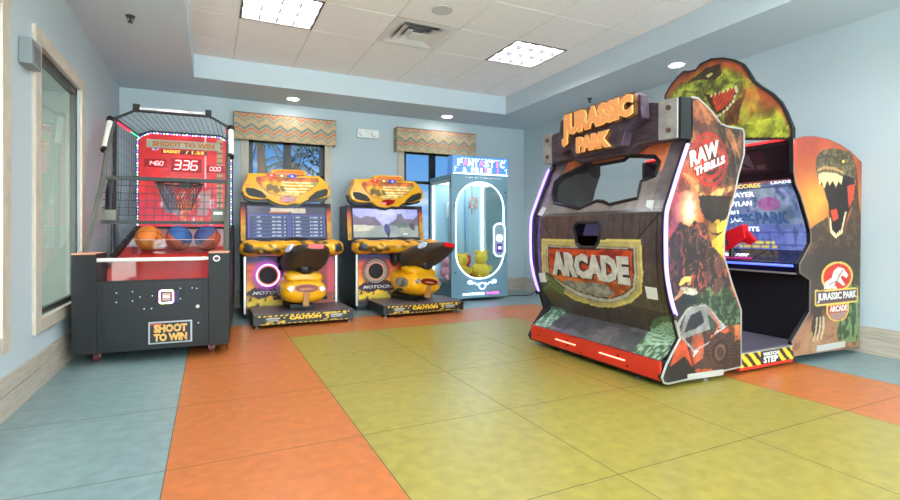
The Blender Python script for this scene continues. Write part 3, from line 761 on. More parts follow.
# basketballs
def ball(x, lab, ca, cb):
    L = Matrix.Rotation(RZ, 4, 'Z') @ Vector((x, 1.262, 0)); r_ = .115
    o = MB().sphere((0, 0, 0), r_, 32, 20)
    R = Matrix.Rotation(random.uniform(0, 3), 3, 'Z') @ Matrix.Rotation(.6, 3, 'X')
    mi = []
    for f in o.f:
        c_ = sum((Vector(o.v[i]) for i in f), Vector())/len(f); c_.rotate(R); mi.append(1 if c_.x*.8+c_.z*.5 > .012 else 0)
    o.m = mi
    ob = o.build('basketball', [mat('ball_'+ca[0], ca[1], .5, nscale=120, bump=.3), mat('ball_'+cb[0], cb[1], .5, nscale=120, bump=.3)], smooth='all')
    ob.location = (-.36+L.x, 4.08+L.y, .855)
    mb = MB()
    for ax in range(3):
        P = []
        for k in range(32):
            t = k*math.pi/16; v = [r_*1.003*math.cos(t), r_*1.003*math.sin(t)]; v.insert(ax, 0); V = Vector(v); V.rotate(R.inverted()); P.append(V)
        mb.tube(P, .0022, 5, closed=True)
    mb.build('seam', mat('seam_brown', (60, 34, 26), .6), ob)
    tag(ob, lab, 'basketball', 'basketballs on the ramp')
O = ('orange', (232, 126, 38)); Bl = ('blue', (52, 98, 160)); Rd = ('rust', (206, 92, 60)); Nv = ('navy', (66, 84, 140))
ball(-.225, 'plain orange basketball, leftmost of the three on the ramp', O, O)
ball(.018, 'blue and orange basketball in the middle of the ramp', Rd, Bl)
ball(.262, 'rust and navy basketball at the right end of the ramp', Rd, Nv)
# ------------------------------------------------------------------ motorbike games
YEL = mat('fairing_yellow', (240, 172, 14), .33, coat=.1); SEATM = mat('seat_brown', (58, 47, 41), .55); CHAR = mat('charcoal_plastic', (24, 25, 28), .4)
ORGP = mat('orange_plastic', (226, 120, 40), .3)
M_OUT=[(0.36,1.549),(0.589,1.561),(0.601,1.594),(0.656,1.609),(0.931,1.615),(0.984,1.591),(0.975,1.554),(1.127,1.552),(1.155,1.531),(1.209,1.482),(1.241,1.409),(1.255,1.364),(1.228,1.316),(1.109,1.285),(1.02,1.288),(0.967,1.263),(0.914,1.225),(0.844,1.233),(0.775,1.209),(0.69,1.22),(0.622,1.245),(0.572,1.279),(0.49,1.268),(0.392,1.273),(0.328,1.306),(0.304,1.374),(0.328,1.444),(0.352,1.488)]
M_SPL=[(0.344,1.393),(0.425,1.387),(0.506,1.356),(0.553,1.304),(0.536,1.281),(0.441,1.292),(0.373,1.307),(0.341,1.35)]
M_SPR=[(1.005,1.3),(1.091,1.376),(1.2,1.412),(1.226,1.394),(1.213,1.334),(1.109,1.291),(1.011,1.282)]
M_ART=[(0.449,1.51),(0.572,1.529),(0.673,1.509),(0.967,1.526),(1.109,1.524),(1.12,1.488),(1.073,1.431),(1.02,1.383),(0.914,1.33),(0.673,1.314),(0.572,1.34),(0.49,1.416),(0.449,1.467)]
M_GEM=[(0.693,1.295),(0.775,1.315),(0.875,1.306),(0.844,1.26),(0.772,1.236),(0.715,1.261)]
M_BAR=[(0.622,1.563),(0.648,1.589),(0.914,1.6),(0.963,1.577),(0.949,1.547),(0.648,1.532)]
def bez(mb, P, r): return mb
def bike_machine(cx, cy, lab, tilt, yaw, scene, ringlit, px):
    R = empty('motorbike_game', (cx, cy, 0), label=lab, cat='arcade game', group='yellow motorbike racing games')
    # ---- body (local y: 0 = platform front, .58 = lower panel)
    prof = [(.60, .05), (.60, .655), (.70, .70), (.93, .80), (1.0, 1.24), (1.42, 1.24), (1.46, .05)]
    body = MB().prism(prof, lambda a, b, t: (-.475+.95*t, a, b)).build('cabinet_body', mat('cabinet_slate', (44, 54, 62), .45), R, bevel=.006)
    MB().box(-.46, .62, 0, .46, 1.42, .05).build('plinth', BLACK, R)
    def p_low(a):
        u = (a.B-.08)/.57; a.fill((244, 160, 50))
        a.mix(np.clip((u-.45)*3, 0, 1), (236, 92, 62)); a.mix(np.clip((u-.82)*8, 0, 1), (52, 44, 112))
        a.mix(np.clip((.34-u)*6, 0, 1), (226, 190, 50)); a.mix(np.clip((.12-u)*12, 0, 1), (58, 30, 48))
        a.mix(a.A > .18, (120, 30, 60), .7); a.noise(14, .3, 2)
        a.poly([(-.46, .29), (-.3, .335), (.0, .34), (.1, .30), (.05, .235), (-.2, .225), (-.35, .21), (-.46, .24)], (56, 24, 40), 1, .06, 3, 18)
        a.poly([(-.1, .2), (.2, .22), (.2, .12), (-.06, .13)], (20, 34, 40), .9, .05, 6, 20)
        a.speck(26, .62, (40, 26, 40), 4, (u < .5), .8)
        a.mix(((a.A-.41)**2 < .0016) & (u > .3), (236, 80, 120), .6)
        d = np.hypot(a.A+.245, a.B-.455)
        a.mix(np.exp(-((d-.135)/.03)**2), (190, 70, 190) if ringlit else (70, 40, 40), .85)
    lp = art_panel('front_panel', rect(-.455, .08, .455, .645), lambda a, b, t: (a, .588+.012*t, b), 1, .012, p_low, R, [ART, BLACK])
    MB().prism(ell(-.245, .455, .088, .088), lambda a, b, t: (a, .580+.01*t, b)).build('speaker', mat('speaker_black', (24, 22, 30), .5, nscale=300, bump=.6), lp)
    mb = MB()
    if ringlit:
        mb.tube([(-.245+.112*math.cos(k*math.pi/16), .582, .455+.112*math.sin(k*math.pi/16)) for k in range(32)], .008, 8, closed=True)
        mb.build('ring_light', mat('ring_violet', (235, 190, 255), emit=.7, ec=(205, 160, 255)), lp)
    else:
        for q in range(3):
            for k in range(30):
                a = (k+.5*q)*math.pi/15; rr = .10+.017*q; mb.cyl((-.245+rr*math.cos(a), .580, .455+rr*math.sin(a)), (-.245+rr*math.cos(a), .588, .455+rr*math.sin(a)), .0065, 6)
        mb.build('ring_light', mat('ring_unlit', (222, 214, 206), .3), lp)
    text('lettering', 'MOTOCROSS', (-.17, .585, .272), (1, 0, 0), (0, 0, 1), .46, .036, .002, mat('letter_silver', (206, 200, 206), .3), lp, bold=.02, shear=.3)
    for s in (-1, 1): MB().box(s*.472-.012, .582, .06, s*.472+.012, .60, .655).build('edge_moulding', SILVER, R, bevel=.004)
    # ---- monitor
    def p_bez(a):
        a.fill((34, 24, 52)); v = (a.B-.82)/.42
        m = np.abs(a.A) > .44
        a.mix(m & (v < 1), (240, 170, 40)); a.mix(m*np.clip((v-.35)*2, 0, 1), (226, 84, 50)); a.mix(m*np.clip((v-.75)*5, 0, 1), (60, 24, 66)); a.noise(16, .3, 1); a.C *= .85
    mo = art_panel('monitor_bezel', rect(-.495, .815, .495, 1.245), lambda a, b, t: (a, .905+(b-.8)*.16+.05*t, b), 1, .012, p_bez, R, [ART, BLACK])
    sc_ = art_panel('screen', rect(-.425, .845, .425, 1.20), lambda a, b, t: (a, .898+(b-.8)*.16+.006*t, b), 1, .008, scene, mo, [SCR, BLACK])
    # ---- yellow dash fairing
    mb = MB(); rr = []
    N = 33; zc = .74
    st = [(-.53, .03, .03), (-.515, .07, .06), (-.47, .10, .082), (-.40, .115, .09), (-.30, .10, .075), (-.18, .115, .085), (-.08, .10, .08), (.0, .11, .085), (.08, .10, .08), (.18, .115, .085), (.30, .10, .075), (.40, .115, .09), (.47, .10, .082), (.515, .07, .06), (.53, .03, .03)]
    vs = []
    for x, ry, rz in st:
        ring = []
        for k in range(20):
            t = k*math.pi/10; c_, s_2 = math.cos(t), math.sin(t)
            ring.append((x, .50+.05+ry*abs(c_)**.8*(1 if c_ > 0 else -1)*1.6, zc+rz*abs(s_2)**.8*(1 if s_2 > 0 else -1)))
        rr.append(ring)
    # densify
    def dens(rr, m):
        out = []
        for i in range(len(rr)-1):
            a, b, c_, d = rr[max(i-1, 0)], rr[i], rr[i+1], rr[min(i+2, len(rr)-1)]
            for k in range(m):
                t = k/m
                out.append([tuple(.5*((2*b[j][q])+(c_[j][q]-a[j][q])*t+(2*a[j][q]-5*b[j][q]+4*c_[j][q]-d[j][q])*t*t+(3*b[j][q]-a[j][q]-3*c_[j][q]+d[j][q])*t**3) for q in range(3)) for j in range(len(b))])
        out.append(rr[-1]); return out
    rr = dens(rr, 4); mb.rings(rr); V = np.array(mb.v)
    a = Art(V[:, 0], V[:, 2]); a.fill((236, 166, 14))
    a.speck(13, .57, (50, 38, 30), 5, None, .85, 30); a.speck(15, .62, (255, 226, 110), 9, None, .8, 36)
    for s in (-1, 1):
        for z in (.71, .745, .78): a.ell(s*.455, z, .05, .012, (44, 44, 50))
    a.mix(a.B < .685, (214, 128, 30), .8); a.mix((np.abs(a.A) < .22) & (a.B > .74) & (a.B < .75), (120, 80, 30), .6)
    mb.build('dash_fairing', [mat('fairing_print', rough=.33, attr=True, coat=.1)], R, smooth='all', colors=a.C)
    # ---- top marquee
    off = (-.79, -.83+0, 0)
    f3 = lambda y0, y1: (lambda a, b, t: (a-.79, y0+(y1-y0)*t, b))
    mq = MB().prism(M_OUT, f3(.84, 1.02)).build('marquee', YEL, R, bevel=.009, smooth=True)
    MB().prism([(a, b-.03) for a, b in M_OUT], f3(.93, 1.06)).build('marquee_back', CHAR, mq)
    def p_mar(a):
        a.fill((244, 176, 44)); e = np.abs(a.A-.79)
        a.mix(np.clip((a.B-1.455)*30, 0, 1), (238, 120, 50)); a.mix(np.clip((e-.24)*9, 0, 1), (206, 74, 52)); a.mix(np.clip((e-.33)*20, 0, 1), (96, 70, 110))
        for z in (1.47, 1.435, 1.40, 1.365, 1.335): a.line([(.72, z-.005), (1.05, z)], .013, (255, 240, 190), .9)
        for z in (1.452, 1.418, 1.382): a.line([(.74, z-.004), (1.03, z)], .006, (196, 110, 40), .8)
        a.noise(25, .35, 3); a.line(M_ART, .012, (120, 60, 30), .8, True); a.ell(1.08, 1.46, .035, .02, (110, 170, 90), .9)
        a.poly([(.55, 1.43), (.6, 1.45), (.66, 1.42), (.7, 1.36), (.66, 1.34), (.62, 1.37), (.57, 1.36)], (92, 76, 56), .8, .05, 5, 30)
        a.poly([(.68, 1.42), (.73, 1.44), (.75, 1.37), (.71, 1.35)], (92, 76, 56), .8, .04, 8, 30)
    art_panel('marquee_print', M_ART, lambda a, b, t: (a-.79, .833+.012*t, b), 1, .008, p_mar, mq, [ART, ORGP])
    for nm, P, m_ in (('speaker', M_SPL, BLACK), ('speaker', M_SPR, BLACK)): MB().prism(P, f3(.835, .85)).build(nm, m_, mq, bevel=.003)
    MB().prism(M_GEM, f3(.828, .85)).build('gem', mat('gem_red', (110, 16, 14), .15, emit=.08, ec=(200, 40, 30)), mq, bevel=.004)
    MB().prism(ell(.723, 1.262, .03, .012), f3(.823, .83)).build('gem_light', mat('gem_pink', (255, 130, 140), emit=.2, ec=(255, 120, 130)), mq)
    br = MB().prism(M_BAR, f3(.805, .85)).build('light_bar', ORGP, mq, bevel=.012, smooth=True)
    for x, c_ in ((.60, (190, 50, 30)), (.71, (150, 104, 60)), (.82, (58, 60, 160))):
        MB().prism(ell(x-.0, 1.533, .052, .022), f3(.798, .81)).build('lens', mat('lens_%d' % c_[0], c_, .1, emit=.15, ec=c_), br)
        MB().prism(ell(x-.0, 1.533, .014, .010), f3(.794, .80)).build('lamp', mat('lamp_%d' % c_[0], c_, emit=1.2, ec=tuple(min(255, v+60) for v in c_)), br)
    for s in (-1, 1): MB().cyl((s*.44, .825, 1.42), (s*.44, .84, 1.42), .012, 10).build('screw', ORGP, mq)
    # ---- platform
    pw = .475
    pf = MB().box(px-pw, 0, .03, px+pw, .56, .128).build('platform', CHAR, R, bevel=.006)
    MB().box(px-pw+.01, .012, .128, px+pw-.01, .56, .132).build('tread', mat('tread_grey', (104, 92, 98), .4, nscale=80, bump=.4), pf)
    def p_cau(a):
        a.fill((34, 30, 30)); q = ((a.A-a.B*1.0)/.05) % 1
        m = (a.B > .108) | (a.B < .045); a.mix(m & (q < .5), (236, 196, 50)); a.speck(18, .58, (226, 190, 60), 3, (np.abs(a.A) > .17) & (np.abs(a.A) < .4), .9, 26)
        a.mix((np.abs(np.abs(a.A)-.30) < .075) & (a.B > .06) & (a.B < .1), (60, 58, 58)); a.mix((np.abs(np.abs(a.A)-.30) < .06) & (np.abs(a.B-.09) < .005), (180, 180, 176)); a.mix((np.abs(np.abs(a.A)-.30) < .05) & (np.abs(a.B-.073) < .004), (160, 160, 156))
    cp_ = art_panel('caution_strip', rect(-.43, .036, .43, .122), lambda a, b, t: (a+px, -.006+.006*t, b), 1, .006, p_cau, pf, [ART, BLACK])
    text('lettering', 'CAUTION', (px, -.009, .088), (1, 0, 0), (0, 0, 1), .30, .036, .002, mat('caution_yellow', (246, 196, 30), .5), cp_, bold=.06)
    for x in (-.44, .44):
        for y in (.04, .50): MB().cyl((px+x, y, 0), (px+x, y, .012), .022, 12).cyl((px+x, y, .012), (px+x, y, .03), .008, 8).build('foot', GREYM, pf)
    # ---- motorcycle
    T = Matrix.Translation((px, .28, .13)) @ Matrix.Rotation(math.radians(yaw), 4, 'Z') @ Matrix.Rotation(math.radians(tilt), 4, 'Y')
    X = lambda x, y, z: tuple(T @ Vector((x, y, z)))
    MB().box(-.12, -.05, .0, .12, .3, .05).box(-.06, -.02, .04, .06, .2, .2).xf(X).build('pedestal', BLACK, R, bevel=.008)
    def loft(st, n=20, pw_=.8):
        rr = []
        for y, z, hx, hz in st:
            rr.append([(hx*abs(math.cos(t))**pw_*(1 if math.cos(t) > 0 else -1), y, z+hz*abs(math.sin(t))**pw_*(1 if math.sin(t) > 0 else -1)) for t in [2*math.pi*k/n for k in range(n)]])
        return MB().rings(dens(rr, 4)).xf(X)
    bd = loft([(-.20, .20, .10, .02), (-.18, .20, .19, .09), (-.10, .19, .225, .125), (.05, .19, .23, .14), (.22, .20, .20, .13), (.36, .24, .13, .10), (.42, .25, .05, .04)]).build('body_fairing', YEL, R, smooth='all')
    loft([(-.14, .31, .06, .02), (-.12, .32, .17, .06), (.0, .33, .19, .07), (.14, .34, .15, .06), (.2, .34, .05, .03)]).build('shoulder_fairing', YEL, bd, smooth='all')
    em = MB().prism(ell(0, .225, .115, .038), lambda a, b, t: X(a, -.215+.03*t, b)).build('emblem', mat('emblem_red', (130, 34, 28), .25), bd)
    MB().prism(ell(0, .218, .07, .011), lambda a, b, t: X(a, -.219+.01*t, b)).build('emblem_band', mat('emblem_cream', (190, 120, 80), .3), em)
    for s in (-1, 1):
        MB().prism([(s*.19, .22), (s*.15, .25), (s*.12, .23), (s*.15, .19)], lambda a, b, t: X(a, -.21+.08*t, b)).build('side_clip', mat('clip_silver', (200, 196, 200), .25, metal=.5), bd)
        MB().tube([X(s*.14, .0, .12), X(s*.27, .02, .10)], .016, 8).build('foot_peg', BLACK, bd)
    MB().box(-.028, -.212, .05, .028, -.18, .19).xf(X).build('centre_strap', mat('strap_tan', (176, 124, 66), .5), bd)
    MB().prism(ell(-.19, .14, .075, .055, 18), lambda a, b, t: X(-.215-.02*t, (a+.19)*1.5+.0, b+.05)).build('side_panel', mat('side_grey', (120, 112, 106), .4, nscale=14, namt=.4), bd)
    se = loft([(-.46, .645, .06, .015), (-.445, .635, .11, .035), (-.34, .60, .17, .065), (-.20, .55, .205, .10), (-.05, .50, .215, .125), (.12, .46, .19, .12), (.22, .45, .12, .07)], pw_=.75).build('seat', SEATM, R, smooth='all')
    loft([(-.17, .42, .05, .05), (-.1, .42, .10, .07), (.1, .42, .12, .07), (.2, .42, .08, .05)]).build('seat_base', CHAR, se, smooth='all')
    MB().prism(rrect(-.075, .625, .075, .668, .018), lambda a, b, t: X(a, -.472+.03*t, b)).build('tail_light', mat('tail_red', (170, 6, 10), .25, emit=.12, ec=(240, 30, 30)), se)
    MB().prism(ell(0, 0, .05, .05, 18), lambda a, b, t: X(-.185-.03*t+b*.5, -.26+a, .615+b*.8)).build('number_disc', mat('disc_white', (196, 204, 228), .3), se)
    # front cowl with windscreen and bars
    cw = loft([(.12, .46, .12, .08), (.20, .54, .19, .15), (.32, .57, .20, .16), (.42, .59, .16, .12), (.50, .61, .08, .05)]).build('front_cowl', CHAR, R, smooth='all')
    MB().tube([X(-.27, .25, .60), X(-.14, .31, .64), X(.14, .31, .64), X(.27, .25, .60)], .014, 8).build('handlebar', BLACK, cw, smooth=True)
    for s in (-1, 1):
        MB().tube([X(s*.30, .235, .595), X(s*.20, .285, .62)], .021, 10).build('grip', BLACK, cw, smooth=True)
        MB().sphere(X(s*.17, .27, .45), .09, 16, 10, sc3=(.45, .9, 1.0)).build('cowl_wing', CHAR, cw, smooth='all')
    MB().tube([X(.0, .34, .56), (px*.6, .66, .62)], .05, 10).build('steering_column', BLACK, cw)
    return R
def scr_board(a):
    a.fill((74, 78, 98)); a.mix(np.clip((1.14-a.B)*6, 0, 1), (52, 56, 110), .7)
    a.poly(rect(-.18, 1.145, .20, 1.185), (206, 196, 176)); a.poly(rect(-.2, 1.125, .02, 1.142), (190, 110, 80)); a.poly(rect(.04, 1.125, .2, 1.142), (190, 180, 160))
    a.speck(60, .6, (90, 84, 90), 2, (a.B > 1.147) & (np.abs(a.A) < .19), .8)
    for x0, x1 in ((-.41, .005), (.025, .41)):
        a.line([(x0, .85), (x0, 1.10), (x1, 1.10), (x1, .85)], .007, (92, 96, 200))
        for k in range(6):
            z = 1.075-.041*k; L = (x1-x0)
            a.mix((a.A > x0+.04) & (a.A < x1-.03) & (np.abs(a.B-z+.014) < .003), (70, 110, 150), .9)
            for u0, u1 in ((.08, .10), (.17, .32 if k % 2 else .28), (.58, .82), (.90, .93)):
                a.mix((a.A > x0+u0*L) & (a.A < x0+u1*L) & (np.abs(a.B-z) < .008) & (((a.A*70) % 1) < .75), (196, 204, 216), .85)
def scr_race(a):
    a.fill((156, 160, 218)); v = (a.B-.845)/.355
    a.blob(.0, 1.16, .25, (200, 204, 236), .8); a.mix(v < .62, (150, 146, 170), .0)
    a.poly([(-.43, 1.13), (-.34, 1.08), (-.25, 1.11), (-.15, 1.09), (-.08, 1.02), (-.05, .98), (-.43, .97)], (112, 100, 122), 1, .03, 1, 20)
    a.poly([(.43, 1.12), (.36, 1.07), (.24, 1.08), (.2, 1.15), (.15, 1.14), (.13, 1.08), (.05, 1.03), (.0, .99), (.43, .97)], (112, 104, 124), 1, .03, 4, 20)
    a.poly([(-.43, .99), (.43, .99), (.43, .84), (-.43, .84)], (150, 158, 150)); a.poly([(-.42, 1.0), (-.15, .99), (-.22, .925), (-.42, .92)], (202, 202, 178))
    a.poly([(.08, 1.03), (.3, 1.04), (.34, .97), (.15, .96)], (92, 112, 106), .8, .03, 6, 20); a.poly([(.30, 1.02), (.36, 1.03), (.38, .93), (.31, .95)], (70, 66, 88), .9, .03)
    a.poly([(-.1, .985), (.1, .985), (.3, .84), (-.3, .84)], (142, 152, 148)); a.noise(14, .12, 3)
    a.poly([(-.03, 1.0), (.0, 1.02), (.03, 1.0), (.05, .93), (.035, .87), (.02, .85), (.0, .87), (-.03, .93)], (66, 74, 130)); a.poly([(.0, .9), (.04, .9), (.03, .85), (.01, .85)], (40, 44, 70))
    a.poly(rect(.22, .875, .28, .895), (226, 230, 226), .9, .02)
    for q in range(9): a.mix((np.abs(a.A+.11-q*.026) < .009) & (np.abs(a.B-1.145) < .010), (214, 216, 232), .6)
bike_machine(.79, 4.97, 'yellow motorbike racing game with purple ring light, next to the basketball game', 3, 4, scr_board, True, .04)
bike_machine(1.985, 5.03, 'yellow motorbike racing game with unlit speaker ring, beside the glass prize machine', 8, 17, scr_race, False, .13)
# ------------------------------------------------------------------ glass prize machine
K = empty('prize_machine', (3.225, 5.78, 0), label='grey blue glass prize claw machine with glowing oval window in the back right corner', cat='arcade game')
KB = mat('prize_blue', (122, 160, 178), .3, coat=.3); KW = .425; KD = .70
NEONW = mat('neon_white', (255, 255, 255), emit=1.1, ec=(214, 238, 255)); NEONP = mat('neon_pink', (255, 120, 220), emit=.6, ec=(255, 90, 210)); NEONSK = mat('neon_sky', (190, 215, 255), emit=1.1, ec=(170, 205, 255))
mb = MB(); st = rrect(-.355, .30, .355, 1.565, .34, 10)
# front plate with stadium opening: bridge ring
out = rect(-KW, .04, KW, 1.665)
def plate_ring(mb, y0, y1, outer, inner, mi=0):
    n = len(inner); O = []
    for a, b in inner:  # radial projection to the outer rectangle
        cx, cz = 0, (outer[0][1]+outer[2][1])/2; dx, dz = a-cx, b-cz
        sx = (outer[1][0]/abs(dx)) if abs(dx) > 1e-6 else 1e9; sz = ((outer[2][1]-cz)/abs(dz)) if abs(dz) > 1e-6 else 1e9; q = min(sx, sz); O.append((cx+dx*q, cz+dz*q))
    cs = [(outer[1][0], outer[0][1]), (outer[1][0], outer[2][1]), (outer[0][0], outer[2][1]), (outer[0][0], outer[0][1])]
    # insert corners by snapping nearest
    for c_ in cs:
        k = min(range(n), key=lambda i: math.hypot(O[i][0]-c_[0], O[i][1]-c_[1])); O[k] = c_
    vs = [(a, y0, b) for a, b in inner]+[(a, y0, b) for a, b in O]+[(a, y1, b) for a, b in inner]+[(a, y1, b) for a, b in O]
    fs = []
    for i in range(n):
        j = (i+1) % n; fs += [(i, j, j+n, i+n), (i+2*n, i+3*n, j+3*n, j+2*n), (i, i+2*n, j+2*n, j), (i+n, j+n, j+3*n, i+3*n)]
    mb.add(vs, fs, mi)
def densify(P, st=.03):
    o = []
    for i in range(len(P)):
        p = P[i]; q = P[(i+1) % len(P)]; k = max(1, int(math.hypot(q[0]-p[0], q[1]-p[1])/st))
        for t in range(k): o.append((p[0]+(q[0]-p[0])*t/k, p[1]+(q[1]-p[1])*t/k))
    return o
plate_ring(mb, 0, .03, out, densify(st)); fp = mb.build('front_plate', KB, K)
MB().prism(rrect(-.36, .295, .36, 1.57, .345, 10), lambda a, b, t: (a, .012+.006*t, b)).build('window_pane', GLASS, fp)
MB().tube([(a, -.004, b) for a, b in densify(rrect(-.36, .295, .36, 1.57,   .345, 10))], .008, 8, closed=True).build('window_glow', NEONW, fp, smooth=True)
mb = MB()
mb.box(-KW, .03, .05, KW, KD, .24); mb.box(-KW, .03, 1.60, KW, KD, 1.665); mb.box(-KW, KD-.02, .24, KW, KD, 1.60)
mb.build('cabinet_body', KB, K)
MB().box(-KW+.012, KD-.045, .24, KW-.012, KD-.03, 1.60).box(-KW+.01, .04, .24, KW-.01, KD-.03, .25).box(-KW+.02, .04, 1.59, KW-.02, KD-.03, 1.60).build('inner_lining', mat('lining_pale', (176, 196, 206), .35), K)
for s in (-1, 1):
    a = s*KW; i = s*(KW-.012)
    mb = MB().box(min(a, i), .03, .24, max(a, i), .07, 1.60).box(min(a, i), KD-.06, .24, max(a, i), KD-.02, 1.60).box(min(a, i), .03, .24, max(a, i), KD-.02, .29).box(min(a, i), .03, 1.56, max(a, i), KD-.02, 1.60)
    f = mb.build('side_frame', mat('frame_pale', (196, 212, 220), .3), K)
    MB().box(min(a, i)+.004, .07, .29, max(a, i)-.004, KD-.06, 1.56).build('side_glass', GLASS, f)
    MB().box(s*(KW-.03)-.008, .06, .26, s*(KW-.03)+.008, .08, 1.58).box(s*(KW-.03)-.008, KD-.07, .26, s*(KW-.03)+.008, KD-.055, 1.58).each('led_tube', mat('tube_cool', (255, 255, 255), emit=2.2, ec=(226, 240, 255)), f)
MB().box(-.33, .12, 1.578, .33, .60, 1.588).build('inner_fill_panel', mat('inner_fill_glow', (255, 255, 255), emit=2, ec=(236, 246, 255)), K)  # glowing panel added under the top to brighten the machine's interior
# inner posts, claw
MB().box(-.16, KD-.10, .25, -.10, KD-.05, 1.3).box(.10, KD-.10, .25, .14, KD-.05, 1.58).each('inner_post', mat('post_blue', (150, 180, 205), .3), K)
MB().box(.16, KD-.06, 1.26, .32, KD-.048, 1.42).build('picture_card', mat('card_pink', (206, 150, 140), .5, nscale=20, namt=.3), K)
MB().box(-.2, KD-.06, 1.12, -.06, KD-.048, 1.34).build('notice', mat('paper'), K)
cl = MB().box(-.30, .30, 1.54, .30, .34, 1.57).cyl((.05, .32, 1.33), (.05, .32, 1.55), .014, 10).cyl((.05, .32, 1.29), (.05, .32, 1.35), .04, 16).build('claw', SILVER, K)
for k in range(3):
    t = k*2.094; MB().tube([(.05, .32, 1.30), (.05+.09*math.cos(t), .32+.09*math.sin(t), 1.24), (.05+.03*math.cos(t), .32+.03*math.sin(t), 1.15)], .008, 6).build('finger', SILVER, cl)
# header
HB = mat('header_blue', (92, 136, 190), .25, emit=.15, ec=(80, 140, 220))
hd = MB().prism([(-.02, 1.665), (-.03, 1.905), (.10, 1.905), (.14, 1.665)], lambda a, b, t: (-KW+2*KW*t, a, b)).build('header', HB, K, bevel=.004)
def ntext(body, z, w, h, pinks):
    # one mesh per colour
    n = len(body); cw = w/n
    for i, ch in enumerate(body):
        if ch == ' ': continue
        text('neon_letter', ch, (-w/2+cw*(i+.5), -.034, z), (1, 0, 0), (0, 0, 1), cw*(.3 if ch in 'I!' else .86), h, .004, NEONP if i in pinks else NEONW, hd, bold=.01)
ntext('FANTASTIC', 1.815, .72, .084, (1, 4, 7)); ntext('& PRIZE !', 1.720, .56, .070, (5, 7, 8))
mb = MB()
mb.box(-.41, -.03, 1.668, .41, -.02, 1.682); mb.build('header_line', NEONW, hd)
mb = MB()
for k in range(14): mb.box(-.30+k*.05, -.036, 1.868+.0, -.27+k*.05, -.030, 1.874)
mb.tube([(-.39, -.03, 1.70), (-.39, -.03, 1.76), (-.36, -.03, 1.74)], .005, 6).tube([(.39, -.03, 1.70), (.39, -.03, 1.76), (.36, -.03, 1.74)], .005, 6)
mb.build('header_sparks', NEONSK, hd)
text('slogan', 'TRY YOUR LUCK', (.02, -.003, 1.63), (1, 0, 0), (0, 0, 1), .50, .018, .002, WHITE, fp) if False else None
mb = MB(); random.seed(8)
for k in range(13): mb.box(-.22+k*.045, -.004, 1.622, -.22+k*.045+random.uniform(.012, .035), -.001, 1.636)
mb.build('stud_row', WHITE, fp)
# keypad
kp = MB().prism(rrect(.185, .58, .365, 1.03, .08, 8), lambda a, b, t: (a, -.035+.04*t, b)).build('control_pod', mat('pod_grey', (150, 176, 192), .3), K, bevel=.005)
MB().tube([(a, -.037, b) for a, b in densify(rrect(.19, .585, .36, 1.025, .076, 8))], .008, 8, closed=True).build('pod_glow', NEONW, kp)
MB().sphere((.275, -.06, .83), .035, 18, 12).cyl((.275, -.045, .83), (.275, -.03, .83), .05, 20).build('joystick', mat('joy_white', (240, 240, 240), .2, emit=.3, ec=(255, 255, 255)), kp, smooth=True)
MB().box(.235, -.042, .64, .315, -.035, .75).build('pay_screen', mat('pay_dark', (40, 30, 70), .15, emit=.3, ec=(90, 60, 160)), kp)
MB().box(.25, -.044, .68, .30, -.042, .72).build('pay_mark', mat('pay_lilac', (190, 170, 230), emit=.7, ec=(190, 170, 230)), kp)
mb = MB()
for x, z in ((-.38, .75), (-.38, 1.25), (-.37, .38), (.385, .78), (.37, .52), (.385, 1.45)): mb.cyl((x, -.008, z), (x, 0, z), .012, 10)
mb.each('bolt', mat('bolt_dark', (70, 80, 92), .4), fp)
# lower ornament and lettering
mb = MB()
for s in (-1, 1):
    mb.tube([(.03+s*(.03+.155*t), -.004, .215+.03*t+.014*math.sin(t*14)) for t in [k/16 for k in range(17)]], .006, 6)
    mb.tube([(.03+s*.185+.03*math.cos(k*.52), -.004, .25+.022*math.sin(k*.52)) for k in range(12)], .006, 6, closed=True)
mb.tube([(.03+.05*math.cos(k*.4), -.004, .195+.042*math.sin(k*.4)) for k in range(16)], .007, 6, closed=True)
mb.build('neon_ornament', NEONSK, fp)
text('lettering', 'FANTASTIC', (-.10, -.004, .095), (1, 0, 0), (0, 0, 1), .32, .030, .003, NEONW, fp, bold=.02); text('lettering', 'PRIZE!', (.19, -.004, .095), (1, 0, 0), (0, 0, 1), .19, .030, .003, NEONP, fp, bold=.02)
for x in (-.35, .35):
    for y in (.07, .62):
        c_ = MB().cyl((x, y, 0), (x, y, .012), .028, 14).cyl((x, y, .01), (x, y, .05), .01, 8).build('foot', GREYM, K)
# plush toys
def plush(dx, dy, r, c_, lab, ear=True, z=.25):
    R = empty('plush_toy', (3.215+dx, 5.80+dy, z), label=lab, cat='plush toy', group='plush toys inside the prize machine')
    m = mat('plush_%d_%d' % (c_[0], c_[1]), c_, .95, nscale=60, bump=.4); 
    MB().sphere((0, 0, r*.95), r, 18, 12, sc3=(1, .95, .95)).build('body', m, R, smooth='all')
    MB().sphere((0, -r*.1, r*2.35), r*.72, 18, 12).build('head', m, R, smooth='all')
    for s in (-1, 1):
        MB().sphere((s*r*.5, -r*.1, r*2.95), r*.26, 12, 8).build('ear', m, R, smooth='all')
        MB().sphere((s*r*.95, -r*.35, r*1.2), r*.3, 12, 8, sc3=(.8, .8, 1.3)).build('arm', m, R, smooth='all')
        MB().sphere((s*r*.55, -r*.85, r*.32), r*.36, 12, 8, sc3=(.9, 1.3, .85)).build('leg', m, R, smooth='all')
    return R
plush(-.15, .22, .12, (240, 190, 60), 'yellow plush toy at the left front inside the prize machine')
plush(.17, .26, .13, (244, 196, 64), 'yellow plush toy at the right front inside the prize machine')
plush(-.22, .52, .10, (236, 150, 160), 'pink plush toy at the back left inside the prize machine')
plush(.06, .50, .105, (214, 60, 52), 'red plush toy in the middle back inside the prize machine')
